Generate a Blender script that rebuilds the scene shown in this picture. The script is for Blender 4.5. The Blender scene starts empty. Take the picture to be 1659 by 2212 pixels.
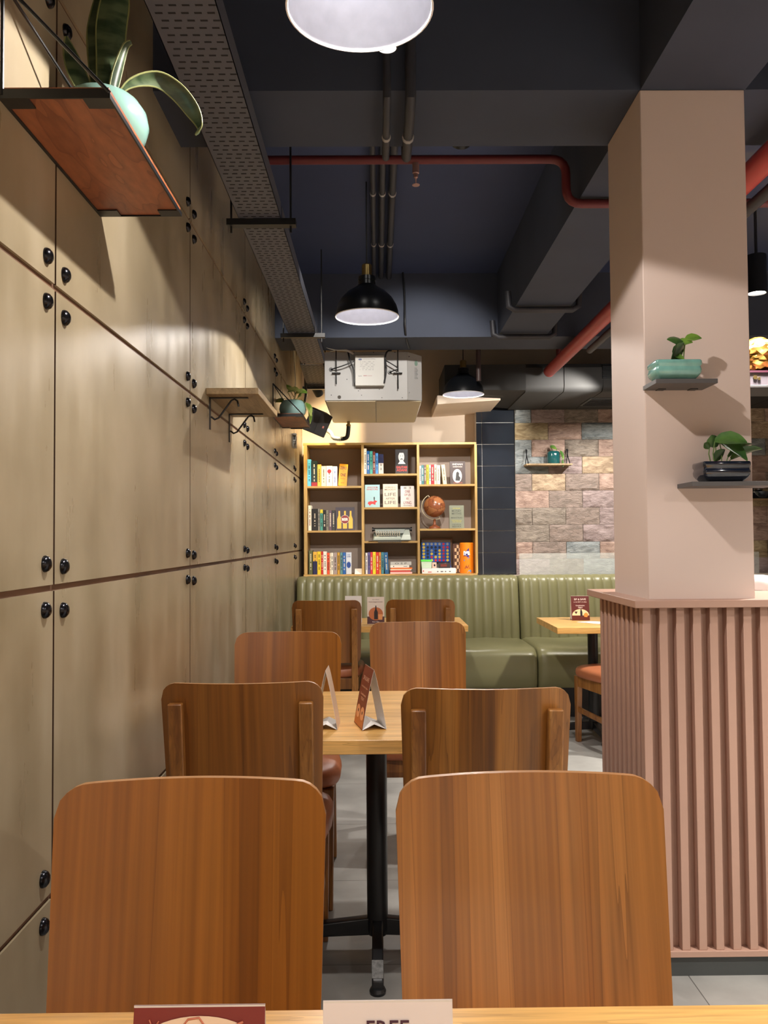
import bpy, bmesh, math, random
from mathutils import Vector, Matrix, Euler
random.seed(7)
R = math.radians
S = bpy.context.scene
C = S.collection
PI = math.pi

# ------------------------------------------------------------------ camera
CAM = Vector((0, 0, 1.24)); F = 1800.0
cd = bpy.data.cameras.new('camera'); cam = bpy.data.objects.new('camera', cd); C.objects.link(cam)
cd.sensor_fit = 'VERTICAL'; cd.sensor_height = 36.0; cd.lens = 36.0 * F / 2212.0
cd.clip_start = 0.02
CM = Matrix.Rotation(R(-0.46), 3, 'Z') @ Matrix.Rotation(R(90 + 1.846), 3, 'X') @ Matrix.Rotation(R(-0.42), 3, 'Z')
cam.matrix_world = Matrix.Translation(CAM) @ CM.to_4x4()
S.camera = cam

def at(px, py, Y):
    """world x, z of what the photograph shows at a pixel, at depth Y"""
    d = CM @ Vector(((px - 829.5) / F, (1106 - py) / F, -1))
    k = Y / d.y
    return CAM.x + d.x * k, CAM.z + d.z * k

# ------------------------------------------------------------------ world, exposure
S.view_settings.view_transform = 'Standard'; S.view_settings.look = 'None'
S.view_settings.gamma = 1; S.view_settings.use_curve_mapping = False
S.view_settings.exposure = 1.12
w = bpy.data.worlds.new('world'); S.world = w; w.use_nodes = True
w.node_tree.nodes['Background'].inputs[0].default_value = (0.6, 0.65, 0.8, 1)
w.node_tree.nodes['Background'].inputs[1].default_value = 0.02
PENDANT_W = 36.0
CAN_W = 165.0
SPOT_W = 125.0

# ------------------------------------------------------------------ materials
MATS = {}
def nodes(name):
    m = bpy.data.materials.new(name); m.use_nodes = True
    nt = m.node_tree; b = nt.nodes['Principled BSDF']
    return m, nt, b
def mat(name, col, rough=0.5, metal=0.0, spec=None, emit=None, estr=1.0, coat=0.0, var=0.0, bump=0.0, bscale=200, trans=0.0):
    if name in MATS: return MATS[name]
    m, nt, b = nodes(name)
    b.inputs['Base Color'].default_value = (*col, 1)
    b.inputs['Roughness'].default_value = rough
    b.inputs['Metallic'].default_value = metal
    if spec is not None: b.inputs['Specular IOR Level'].default_value = spec
    if coat: b.inputs['Coat Weight'].default_value = coat; b.inputs['Coat Roughness'].default_value = 0.08
    if trans: b.inputs['Transmission Weight'].default_value = trans
    if emit:
        b.inputs['Emission Color'].default_value = (*emit, 1); b.inputs['Emission Strength'].default_value = estr
    if var or bump:
        tc = nt.nodes.new('ShaderNodeTexCoord'); n = nt.nodes.new('ShaderNodeTexNoise')
        n.inputs['Scale'].default_value = bscale; n.inputs['Detail'].default_value = 4
        nt.links.new(tc.outputs['Object'], n.inputs['Vector'])
        if var:
            mx = nt.nodes.new('ShaderNodeMix'); mx.data_type = 'RGBA'
            mx.inputs['A'].default_value = (*[c * (1 - var) for c in col], 1); mx.inputs['B'].default_value = (*[min(1, c * (1 + var)) for c in col], 1)
            nt.links.new(n.outputs['Fac'], mx.inputs['Factor']); nt.links.new(mx.outputs['Result'], b.inputs['Base Color'])
        if bump:
            bp = nt.nodes.new('ShaderNodeBump'); bp.inputs['Strength'].default_value = bump; bp.inputs['Distance'].default_value = 0.002
            nt.links.new(n.outputs['Fac'], bp.inputs['Height']); nt.links.new(bp.outputs['Normal'], b.inputs['Normal'])
    MATS[name] = m
    return m

def ramp(nt, stops):
    r = nt.nodes.new('ShaderNodeValToRGB'); e = r.color_ramp.elements
    while len(e) > 1: e.remove(e[-1])
    e[0].position, e[0].color = stops[0][0], (*stops[0][1], 1)
    for p, c in stops[1:]:
        x = e.new(p); x.color = (*c, 1)
    return r

def wood(name, light, mid, dark, axis='Z', scale=14.0, rough=0.35, coat=0.3, dist=1.2, world=False, stretch=0.05, cont=(0.3, 0.5, 0.72), across=1.0):
    """plain-sawn veneer: streaks run along `axis`; each object gets its own cut of it"""
    if name in MATS: return MATS[name]
    m, nt, b = nodes(name); L = nt.links.new
    tc = nt.nodes.new('ShaderNodeTexCoord'); oi = nt.nodes.new('ShaderNodeObjectInfo')
    add = nt.nodes.new('ShaderNodeVectorMath'); add.operation = 'ADD'
    mul = nt.nodes.new('ShaderNodeMath'); mul.operation = 'MULTIPLY'; mul.inputs[1].default_value = 37.0
    L(oi.outputs['Random'], mul.inputs[0]); L(tc.outputs['Object'], add.inputs[0])
    cx = nt.nodes.new('ShaderNodeCombineXYZ')
    for i in range(3): L(mul.outputs[0], cx.inputs[i])
    L(cx.outputs[0], add.inputs[1])
    mp = nt.nodes.new('ShaderNodeMapping')
    sc = [1, across, 1]; sc['XYZ'.index(axis)] = stretch
    mp.inputs['Scale'].default_value = sc; L(add.outputs[0], mp.inputs['Vector'])
    n1 = nt.nodes.new('ShaderNodeTexNoise'); n1.inputs['Scale'].default_value = scale; n1.inputs['Detail'].default_value = 3; n1.inputs['Distortion'].default_value = dist * 0.3
    n2 = nt.nodes.new('ShaderNodeTexNoise'); n2.inputs['Scale'].default_value = scale * 9; n2.inputs['Detail'].default_value = 5
    L(mp.outputs[0], n1.inputs['Vector']); L(mp.outputs[0], n2.inputs['Vector'])
    # rings: fold the broad noise into repeated growth lines
    m1 = nt.nodes.new('ShaderNodeMath'); m1.operation = 'MULTIPLY'; m1.inputs[1].default_value = 9 * dist; L(n1.outputs['Fac'], m1.inputs[0])
    fr = nt.nodes.new('ShaderNodeMath'); fr.operation = 'FRACT'; L(m1.outputs[0], fr.inputs[0])
    pw = nt.nodes.new('ShaderNodeMath'); pw.operation = 'POWER'; pw.inputs[1].default_value = 8; L(fr.outputs[0], pw.inputs[0])
    r1 = ramp(nt, [(cont[0], dark), (cont[1], mid), (cont[2], light)]); L(n1.outputs['Fac'], r1.inputs[0])
    r2 = ramp(nt, [(0.35, (0.72, 0.72, 0.72)), (0.65, (1.08, 1.08, 1.08))]); L(n2.outputs['Fac'], r2.inputs[0])
    mx = nt.nodes.new('ShaderNodeMix'); mx.data_type = 'RGBA'; mx.blend_type = 'MULTIPLY'; mx.inputs['Factor'].default_value = 0.8
    L(r1.outputs[0], mx.inputs['A']); L(r2.outputs[0], mx.inputs['B'])
    mx2 = nt.nodes.new('ShaderNodeMix'); mx2.data_type = 'RGBA'; mx2.inputs['B'].default_value = (*[c * 0.55 for c in dark], 1)
    m3 = nt.nodes.new('ShaderNodeMath'); m3.operation = 'MULTIPLY'; m3.inputs[1].default_value = 0.5; L(pw.outputs[0], m3.inputs[0])
    L(m3.outputs[0], mx2.inputs['Factor']); L(mx.outputs['Result'], mx2.inputs['A'])
    L(mx2.outputs['Result'], b.inputs['Base Color'])
    b.inputs['Roughness'].default_value = rough
    b.inputs['Coat Weight'].default_value = coat; b.inputs['Coat Roughness'].default_value = 0.25
    bp = nt.nodes.new('ShaderNodeBump'); bp.inputs['Strength'].default_value = 0.08; bp.inputs['Distance'].default_value = 0.001
    L(n2.outputs['Fac'], bp.inputs['Height']); L(bp.outputs['Normal'], b.inputs['Normal'])
    MATS[name] = m
    return m

def cement_panel_mat():
    m, nt, b = nodes('cement_board'); L = nt.links.new
    tc = nt.nodes.new('ShaderNodeTexCoord')
    mp = nt.nodes.new('ShaderNodeMapping'); mp.inputs['Scale'].default_value = (1, 1, 0.22); L(tc.outputs['Object'], mp.inputs['Vector'])
    n1 = nt.nodes.new('ShaderNodeTexNoise'); n1.inputs['Scale'].default_value = 4.5; n1.inputs['Detail'].default_value = 6; n1.inputs['Roughness'].default_value = 0.55; L(mp.outputs[0], n1.inputs['Vector'])
    n2 = nt.nodes.new('ShaderNodeTexNoise'); n2.inputs['Scale'].default_value = 3.0; n2.inputs['Detail'].default_value = 6; L(tc.outputs['Object'], n2.inputs['Vector'])
    r = ramp(nt, [(0.30, (0.19, 0.15, 0.085)), (0.42, (0.285, 0.23, 0.143)), (0.56, (0.355, 0.293, 0.192)), (0.74, (0.45, 0.385, 0.275))])
    ad = nt.nodes.new('ShaderNodeMath'); ad.operation = 'MULTIPLY_ADD'; ad.inputs[1].default_value = 0.55; L(n2.outputs['Fac'], ad.inputs[0])
    sb = nt.nodes.new('ShaderNodeMath'); sb.operation = 'MULTIPLY_ADD'; sb.inputs[1].default_value = 0.62; sb.inputs[2].default_value = -0.06; L(n1.outputs['Fac'], sb.inputs[0])
    L(sb.outputs[0], ad.inputs[2]); L(ad.outputs[0], r.inputs[0]); L(r.outputs[0], b.inputs['Base Color'])
    n3 = nt.nodes.new('ShaderNodeTexNoise'); n3.inputs['Scale'].default_value = 9; n3.inputs['Detail'].default_value = 8; L(mp.outputs[0], n3.inputs['Vector'])
    rr = ramp(nt, [(0.35, (0.27,) * 3), (0.65, (0.40,) * 3)]); L(n3.outputs['Fac'], rr.inputs[0]); L(rr.outputs[0], b.inputs['Roughness'])
    bp = nt.nodes.new('ShaderNodeBump'); bp.inputs['Strength'].default_value = 0.16; bp.inputs['Distance'].default_value = 0.002
    L(n3.outputs['Fac'], bp.inputs['Height']); L(bp.outputs['Normal'], b.inputs['Normal'])
    return m

def stone_mat(i, a, bcol):
    m, nt, b = nodes('slate_stone_%d' % i); L = nt.links.new
    tc = nt.nodes.new('ShaderNodeTexCoord')
    n = nt.nodes.new('ShaderNodeTexNoise'); n.inputs['Scale'].default_value = 9; n.inputs['Detail'].default_value = 8; n.inputs['Distortion'].default_value = 1.5
    mp = nt.nodes.new('ShaderNodeMapping'); mp.inputs['Rotation'].default_value = (0, R(20 + 14 * i), 0); mp.inputs['Scale'].default_value = (1, 1, 2.6); mp.inputs['Location'].default_value = (i * 3.1, 0, i)
    L(tc.outputs['Object'], mp.inputs[0]); L(mp.outputs[0], n.inputs['Vector'])
    a, bcol = [tuple(0.66*c for c in a), tuple(0.90*c for c in bcol)]
    r = ramp(nt, [(0.3, a), (0.7, bcol)]); L(n.outputs['Fac'], r.inputs[0]); L(r.outputs[0], b.inputs['Base Color'])
    b.inputs['Roughness'].default_value = 0.6
    n2 = nt.nodes.new('ShaderNodeTexNoise'); n2.inputs['Scale'].default_value = 22; n2.inputs['Detail'].default_value = 6; n2.inputs['Distortion'].default_value = 2.0
    L(mp.outputs[0], n2.inputs['Vector'])
    bp = nt.nodes.new('ShaderNodeBump'); bp.inputs['Strength'].default_value = 0.9; bp.inputs['Distance'].default_value = 0.012
    L(n2.outputs['Fac'], bp.inputs['Height']); L(bp.outputs['Normal'], b.inputs['Normal'])
    return m

def floor_mat():
    m, nt, b = nodes('grey_concrete_tile'); L = nt.links.new
    tc = nt.nodes.new('ShaderNodeTexCoord')
    mp = nt.nodes.new('ShaderNodeMapping'); mp.inputs['Location'].default_value = (0.33, -3.07, 0); L(tc.outputs['Object'], mp.inputs[0])
    br = nt.nodes.new('ShaderNodeTexBrick'); br.offset = 0; br.inputs['Scale'].default_value = 1; br.inputs['Brick Width'].default_value = 0.6; br.inputs['Row Height'].default_value = 0.6
    br.inputs['Mortar Size'].default_value = 0.0016; br.inputs['Color1'].default_value = (0.23, 0.225, 0.215, 1); br.inputs['Color2'].default_value = (0.27, 0.265, 0.25, 1); br.inputs['Mortar'].default_value = (0.09, 0.085, 0.08, 1)
    L(mp.outputs[0], br.inputs['Vector'])
    n = nt.nodes.new('ShaderNodeTexNoise'); n.inputs['Scale'].default_value = 3.5; n.inputs['Detail'].default_value = 8; L(tc.outputs['Object'], n.inputs['Vector'])
    r = ramp(nt, [(0.3, (0.7,) * 3), (0.7, (1.3,) * 3)]); L(n.outputs['Fac'], r.inputs[0])
    mx = nt.nodes.new('ShaderNodeMix'); mx.data_type = 'RGBA'; mx.blend_type = 'MULTIPLY'; mx.inputs['Factor'].default_value = 1
    L(br.outputs['Color'], mx.inputs['A']); L(r.outputs[0], mx.inputs['B']); L(mx.outputs['Result'], b.inputs['Base Color'])
    b.inputs['Roughness'].default_value = 0.38
    return m

def leaf_mat(name, a, bcol, stripes=0):
    if name in MATS: return MATS[name]
    m, nt, b = nodes(name); L = nt.links.new
    tc = nt.nodes.new('ShaderNodeTexCoord'); n = nt.nodes.new('ShaderNodeTexNoise'); n.inputs['Scale'].default_value = 28 if stripes else 18; n.inputs['Detail'].default_value = 3
    if stripes:
        mp = nt.nodes.new('ShaderNodeMapping'); mp.inputs['Scale'].default_value = (0.4, 0.6, 1.6); L(tc.outputs['Object'], mp.inputs[0]); L(mp.outputs[0], n.inputs['Vector'])
    else: L(tc.outputs['Object'], n.inputs['Vector'])
    r = ramp(nt, [(0.42, a), (0.58, bcol)]); L(n.outputs['Fac'], r.inputs[0]); L(r.outputs[0], b.inputs['Base Color'])
    b.inputs['Roughness'].default_value = 0.38
    MATS[name] = m
    return m

CEMENT = cement_panel_mat()
GAPW = wood('joint_timber', (0.20, 0.105, 0.06), (0.16, 0.08, 0.045), (0.11, 0.05, 0.026), axis='Y', rough=0.7, coat=0)
TEAK = wood('teak_veneer', (0.44, 0.165, 0.022), (0.345, 0.118, 0.012), (0.25, 0.075, 0.008), scale=9, rough=0.4, coat=0.12, dist=1.0, stretch=0.012, across=0.04)
TEAKD = wood('dark_teak_veneer', (0.33, 0.13, 0.022), (0.255, 0.09, 0.013), (0.17, 0.054, 0.008), scale=9, rough=0.42, coat=0.1, dist=0.8, stretch=0.02, across=0.06)
TEAKG = wood('striped_teak_veneer', (0.42, 0.18, 0.038), (0.32, 0.125, 0.02), (0.075, 0.026, 0.008), scale=11, rough=0.42, coat=0.1, dist=1.8, stretch=0.02, cont=(0.36, 0.5, 0.66), across=0.16)
TEAKP = wood('polished_teak_veneer', (0.50, 0.215, 0.05), (0.39, 0.15, 0.027), (0.16, 0.05, 0.009), scale=12, rough=0.33, coat=0.25, dist=1.3, stretch=0.012, cont=(0.33, 0.5, 0.68), across=0.05)
EDGE = wood('plywood_edge', (0.50, 0.25, 0.085), (0.42, 0.19, 0.06), (0.3, 0.12, 0.035), scale=30, axis='X', rough=0.4)
POSTW = wood('solid_teak', (0.40, 0.18, 0.045), (0.30, 0.12, 0.025), (0.17, 0.06, 0.014), scale=18, rough=0.4)
TABLEW = wood('light_oak_laminate', (0.84, 0.50, 0.17), (0.76, 0.43, 0.13), (0.64, 0.33, 0.085), axis='X', scale=20, rough=0.34, coat=0.2, dist=0.8)
SHELFW = wood('bookcase_laminate', (0.58, 0.39, 0.14), (0.52, 0.33, 0.11), (0.42, 0.25, 0.08), axis='X', scale=20, rough=0.45, coat=0, dist=0.5)
REDW = wood('sheesham_board', (0.42, 0.15, 0.06), (0.30, 0.088, 0.032), (0.17, 0.042, 0.016), axis='Y', scale=7, rough=0.45, coat=0.1, stretch=0.25, dist=1.2)
PALEW = wood('ash_board', (0.36, 0.26, 0.13), (0.30, 0.2, 0.095), (0.22, 0.14, 0.06), axis='Y', scale=12, rough=0.5, coat=0)
BLACK = mat('black_metal', (0.008, 0.009, 0.011), 0.4, 0.0)
BLACKG = mat('black_enamel', (0.006, 0.007, 0.009), 0.3)
STEEL = mat('scuffed_steel', (0.09, 0.088, 0.085), 0.5, 0.5, var=0.9, bscale=120)
WHITE = mat('white_enamel', (0.85, 0.85, 0.86), 0.45)
BRASS = mat('antique_brass', (0.35, 0.25, 0.10), 0.35, 1.0)
SEAT = mat('terracotta_leatherette', (0.40, 0.135, 0.06), 0.42, var=0.1, bscale=60, bump=0.1)
GREEN = mat('olive_leatherette', (0.20, 0.19, 0.092), 0.35, var=0.08, bscale=6, bump=0.15)
PINK = mat('blush_plaster', (0.62, 0.50, 0.45), 0.6, var=0.03, bscale=5, bump=0.1)
CREAM = mat('cream_plaster', (0.70, 0.59, 0.48), 0.65, var=0.03, bscale=4, bump=0.1)
TERRA = mat('terracotta_paint', (0.41, 0.25, 0.19), 0.5, var=0.05, bscale=8, bump=0.05)
KICK = mat('dark_grey_skirting', (0.045, 0.05, 0.05), 0.45, var=0.1, bscale=12)
CEIL = mat('haze_blue_ceiling', (0.032, 0.048, 0.115), 0.75, var=0.12, bscale=3, bump=0.3)  # blue of the lens haze is mixed into the ceiling colour
BEAMM = mat('haze_blue_charcoal_beam', (0.038, 0.049, 0.080), 0.75, var=0.2, bscale=4, bump=0.4)  # charcoal tinted blue with the same lens haze
DUCT = mat('dark_duct_paint', (0.022, 0.022, 0.022), 0.7, var=0.12, bscale=6)
DUCTL = mat('duct_underside_paint', (0.16, 0.145, 0.12), 0.5, var=0.1, bscale=5)
REDP = mat('red_oxide_pipe', (0.13, 0.02, 0.024), 0.5)
DPIPE = mat('dark_conduit', (0.03, 0.032, 0.042), 0.5)
TRAY = mat('tray_sheet', (0.085, 0.09, 0.115), 0.5, 0.0)
TRAYD = mat('tray_slot_dark', (0.006, 0.006, 0.008), 0.8)
FCU = mat('grey_white_sheet', (0.34, 0.34, 0.34), 0.45, var=0.03, bscale=8)
FCUB = mat('insulated_underside', (0.58, 0.52, 0.38), 0.55, var=0.05, bscale=6)
GROUT = mat('pale_grout', (0.7, 0.68, 0.65), 0.7)
TILE = mat('black_glazed_tile', (0.015, 0.019, 0.027), 0.14, var=0.3, bscale=5, bump=0.05, bscale2=0) if False else mat('black_glazed_tile', (0.015, 0.019, 0.027), 0.13, var=0.3, bscale=5, bump=0.12)  # slight blue in the black stands in for bluish reflections
MINT = mat('mint_glaze', (0.24, 0.42, 0.37), 0.18, coat=0.5)
TURQ = mat('turquoise_glaze', (0.17, 0.38, 0.34), 0.15, coat=0.6, var=0.25, bscale=40)
NAVYG = mat('navy_glaze', (0.006, 0.01, 0.022), 0.1, coat=0.8)
TEALG = mat('teal_glaze', (0.008, 0.07, 0.075), 0.12, coat=0.6)
SOIL = mat('potting_soil', (0.03, 0.02, 0.012), 0.9, bump=0.8, bscale=150)
PAPER = mat('paper_white', (0.80, 0.77, 0.75), 0.6)
PAGES = mat('page_block', (0.62, 0.56, 0.44), 0.8)
def flat(col, rough=0.45):
    n = 'print_%02x%02x%02x' % tuple(int(255 * c) for c in col)
    return mat(n, col, rough)
def srgb(r, g, b):
    f = lambda c: (c / 255 / 12.92) if c / 255 < 0.04045 else ((c / 255 + 0.055) / 1.055) ** 2.4
    return (f(r), f(g), f(b))
def SC(r, g, b): return flat(srgb(r, g, b))

# ------------------------------------------------------------------ builders
def wloc(o):
    v = Vector((0, 0, 0))
    while o is not None:
        v += o.location; o = o.parent
    return v
class B:
    def __init__(s): s.bm = bmesh.new(); s.mi = 0
    def _f(s, vs):
        try:
            f = s.bm.faces.new(vs); f.material_index = s.mi; return f
        except ValueError: return None
    def box(s, x0, x1, y0, y1, z0, z1, m=None):
        if m is not None: s.mi = m
        v = [s.bm.verts.new(p) for p in ((x0,y0,z0),(x1,y0,z0),(x1,y1,z0),(x0,y1,z0),(x0,y0,z1),(x1,y0,z1),(x1,y1,z1),(x0,y1,z1))]
        for q in ((0,3,2,1),(4,5,6,7),(0,1,5,4),(1,2,6,5),(2,3,7,6),(3,0,4,7)): s._f([v[i] for i in q])
        return v
    def hexa(s, pts, m=None):
        if m is not None: s.mi = m
        v = [s.bm.verts.new(p) for p in pts]
        for q in ((0,3,2,1),(4,5,6,7),(0,1,5,4),(1,2,6,5),(2,3,7,6),(3,0,4,7)): s._f([v[i] for i in q])
        return v
    def obox(s, c, half, rot):
        v = s.box(-half[0], half[0], -half[1], half[1], -half[2], half[2])
        Mx = Matrix.Translation(c) @ rot.to_4x4()
        for q in v: q.co = Mx @ q.co
        return v
    def poly(s, pts, m=None):
        if m is not None: s.mi = m
        return s._f([s.bm.verts.new(p) for p in pts])
    def prism(s, pts, d, m=None):
        """closed outline pts (3D, planar) pushed along vector d"""
        if m is not None: s.mi = m
        d = Vector(d)
        a = [s.bm.verts.new(p) for p in pts]; b = [s.bm.verts.new(Vector(p) + d) for p in pts]
        s._f(a[::-1]); s._f(b); n = len(a)
        for i in range(n): s._f([a[i], a[(i+1)%n], b[(i+1)%n], b[i]])
    def tube(s, pts, r, seg=10, m=None, cap=True):
        if m is not None: s.mi = m
        pts = [Vector(p) for p in pts]; n = len(pts)
        rs = r if isinstance(r, (list, tuple)) else [r] * n
        rings = []; prev = None
        for i, p in enumerate(pts):
            t = (pts[min(i+1, n-1)] - pts[max(i-1, 0)]).normalized()
            if prev is None:
                u = t.cross(Vector((0, 0, 1)))
                if u.length < 1e-3: u = t.cross(Vector((0, 1, 0)))
                u.normalize()
            else:
                u = prev - t * prev.dot(t); u.normalize()
            prev = u; v = t.cross(u)
            rings.append([s.bm.verts.new(p + (u * math.cos(a) + v * math.sin(a)) * rs[i]) for a in [2*PI*k/seg for k in range(seg)]])
        for a, b in zip(rings, rings[1:]):
            for k in range(seg): s._f([a[k], a[(k+1)%seg], b[(k+1)%seg], b[k]])
        if cap: s._f(rings[0][::-1]); s._f(rings[-1])
    def lathe(s, prof, c=(0,0,0), seg=32, m=None, axis='Z', squash=(1,1), close=False):
        if m is not None: s.mi = m
        c = Vector(c); rings = []
        for r, z in prof:
            ring = []
            for k in range(seg):
                a = 2*PI*k/seg; x, y = r*math.cos(a)*squash[0], r*math.sin(a)*squash[1]
                p = (x, y, z) if axis == 'Z' else ((z, x, y) if axis == 'X' else (x, z, -y))
                ring.append(s.bm.verts.new(c + Vector(p)))
            rings.append(ring)
        for a, b in zip(rings, rings[1:]):
            for k in range(seg): s._f([a[k], a[(k+1)%seg], b[(k+1)%seg], b[k]])
        if close:
            s._f(rings[0][::-1]); s._f(rings[-1])
    def disc(s, c, r, n, seg=20, m=None, h=0.0):
        """a disc facing direction n, thickness h"""
        if m is not None: s.mi = m
        n = Vector(n).normalized(); u = n.cross(Vector((0,0,1)))
        if u.length < 1e-3: u = Vector((1,0,0))
        u.normalize(); v = n.cross(u); c = Vector(c)
        rx, ry = r if isinstance(r, tuple) else (r, r)
        pts = [c + u*math.cos(a)*rx + v*math.sin(a)*ry for a in [2*PI*k/seg for k in range(seg)]]
        if h: s.prism(pts, n*h)
        else: s.poly(pts)
    def build(s, name, mats, parent=None, local=False, smooth=None, bevel=0.0, seg=2, merge=False, kind=None, label=None, sub=0):
        if merge: bmesh.ops.remove_doubles(s.bm, verts=s.bm.verts, dist=1e-5)
        if parent is not None and not local: bmesh.ops.translate(s.bm, verts=s.bm.verts, vec=-wloc(parent))
        bmesh.ops.recalc_face_normals(s.bm, faces=s.bm.faces)
        me = bpy.data.meshes.new(name); s.bm.to_mesh(me); s.bm.free()
        if not isinstance(mats, (list, tuple)): mats = [mats]
        for m in mats: me.materials.append(m)
        o = bpy.data.objects.new(name, me); C.objects.link(o)
        if parent is not None: o.parent = parent
        if smooth is not None:
            me.polygons.foreach_set('use_smooth', [True] * len(me.polygons))
            me.set_sharp_from_angle(angle=R(smooth))
        if bevel:
            md = o.modifiers.new('bevel', 'BEVEL'); md.width = bevel; md.segments = seg; md.limit_method = 'ANGLE'; md.angle_limit = R(40)
            me.polygons.foreach_set('use_smooth', [True] * len(me.polygons)); me.set_sharp_from_angle(angle=R(50)); md.harden_normals = False
        if sub:
            md = o.modifiers.new('subsurf', 'SUBSURF'); md.levels = sub; md.render_levels = sub
        if kind: o['kind'] = kind
        if label: o['label'] = label
        return o

def tag(o, label, cat, group=None):
    o['label'] = label; o['category'] = cat
    if group: o['group'] = group
    return o
def thing(name, label, cat, loc=(0,0,0), rz=0.0, group=None):
    o = bpy.data.objects.new(name, None); C.objects.link(o); o.empty_display_size = 0.05
    o.location = loc; o.rotation_euler = (0, 0, rz)
    return tag(o, label, cat, group)
def kids(o): return [c for c in bpy.data.objects if c.parent == o]
def dup(o, parent=None):
    c = o.copy(); C.objects.link(c); c.parent = parent
    for k in kids(o): dup(k, c)
    return c
def struct(o): o['kind'] = 'structure'; return o

def text_into(b, s, w=None, h=None, origin=(0,0,0), right=(1,0,0), up=(0,0,1), depth=0.0006, m=None, bold=0.0, shear=0.0):
    """set the word s (centred on origin, in the plane right/up) into builder b"""
    cu = bpy.data.curves.new('t', 'FONT'); cu.body = s; cu.offset = bold; cu.shear = shear; cu.resolution_u = 2; cu.align_x = 'CENTER'
    o = bpy.data.objects.new('t', cu); C.objects.link(o)
    bpy.context.view_layer.update()
    me = bpy.data.meshes.new_from_object(o.evaluated_get(bpy.context.evaluated_depsgraph_get()))
    xs = [v.co.x for v in me.vertices]; ys = [v.co.y for v in me.vertices]
    if not xs: return
    cx, cy = (max(xs)+min(xs))/2, (max(ys)+min(ys))/2
    sx = (w/(max(xs)-min(xs))) if w else None; sy = (h/(max(ys)-min(ys))) if h else None
    sx = sx or sy; sy = sy or sx
    r = Vector(right).normalized(); u = Vector(up).normalized(); n = r.cross(u); og = Vector(origin)
    if m is not None: b.mi = m
    vs = [b.bm.verts.new(og + r*(v.co.x-cx)*sx + u*(v.co.y-cy)*sy + n*depth) for v in me.vertices]
    for p in me.polygons: b._f([vs[i] for i in p.vertices])
    bpy.data.objects.remove(o); bpy.data.meshes.remove(me); bpy.data.curves.remove(cu)

# ------------------------------------------------------------------ lights (builders of the lamps)
def pendant(x, y, label, watts=PENDANT_W, ztop=2.95, zr=2.30, group='black dome pendant lamps in a row'):
    t = thing('pendant_lamp', label, 'lamp', (x, y, zr), 0, group)
    r = 0.15
    prof = [(r, 0), (r*0.985, 0.02), (r*0.93, 0.05), (r*0.80, 0.085), (r*0.60, 0.115), (r*0.36, 0.138), (r*0.27, 0.15), (r*0.25, 0.175)]
    b = B(); b.lathe([(p+0.0015, z) for p, z in prof], seg=48, m=0); b.lathe([(r+0.0015, 0), (r+0.003, -0.003), (r-0.001, -0.004), (r-0.002, 0)], seg=48, m=1)
    b.lathe([(p-0.0015, z) for p, z in prof] + [(0.001, 0.174)], seg=48, m=2)
    o = b.build('lamp_shade', [BLACKG, WHITE, mat('dimmed_white_enamel', (0.42, 0.42, 0.46), 0.4, var=0.15, bscale=30)], t, local=True, smooth=35)  # white inside of the shade greyed so its glow does not clip
    b = B(); b.lathe([(0.001, 0.17), (0.042, 0.17), (0.04, 0.19), (0.025, 0.195), (0.001, 0.196)], seg=24)
    b.build('collar', BLACKG, t, local=True, smooth=35)
    b = B(); b.lathe([(0.001, 0.19), (0.024, 0.19), (0.024, 0.245), (0.02, 0.25), (0.001, 0.25)], seg=24)
    b.build('socket', BRASS, t, local=True, smooth=35, label='brass lamp socket')
    b = B(); b.tube([(0,0,0.245), (0,0,ztop-zr)], 0.0035, 8); b.build('cord', BLACK, t, local=True)
    b = B(); b.lathe([(0.001, 0.17), (0.014, 0.165), (0.016, 0.13), (0.030, 0.105), (0.035, 0.08), (0.031, 0.06), (0.018, 0.048), (0.001, 0.0455)], seg=24)
    e = mat('lit_bulb', (1,1,1), 0.5, emit=(0.95, 0.95, 1.0), estr=6)
    b.build('bulb', e, t, local=True, smooth=60, label='glowing white bulb')
    ld = bpy.data.lights.new('pendant_light', 'SPOT'); ld.energy = watts; ld.shadow_soft_size = 0.016; ld.color = (1.0, 0.93, 0.86); ld.spot_size = R(149); ld.spot_blend = 0.06
    l = bpy.data.objects.new('pendant_light', ld); C.objects.link(l); l.parent = t; l.location = (0, 0, 0.042)
    return t

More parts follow.
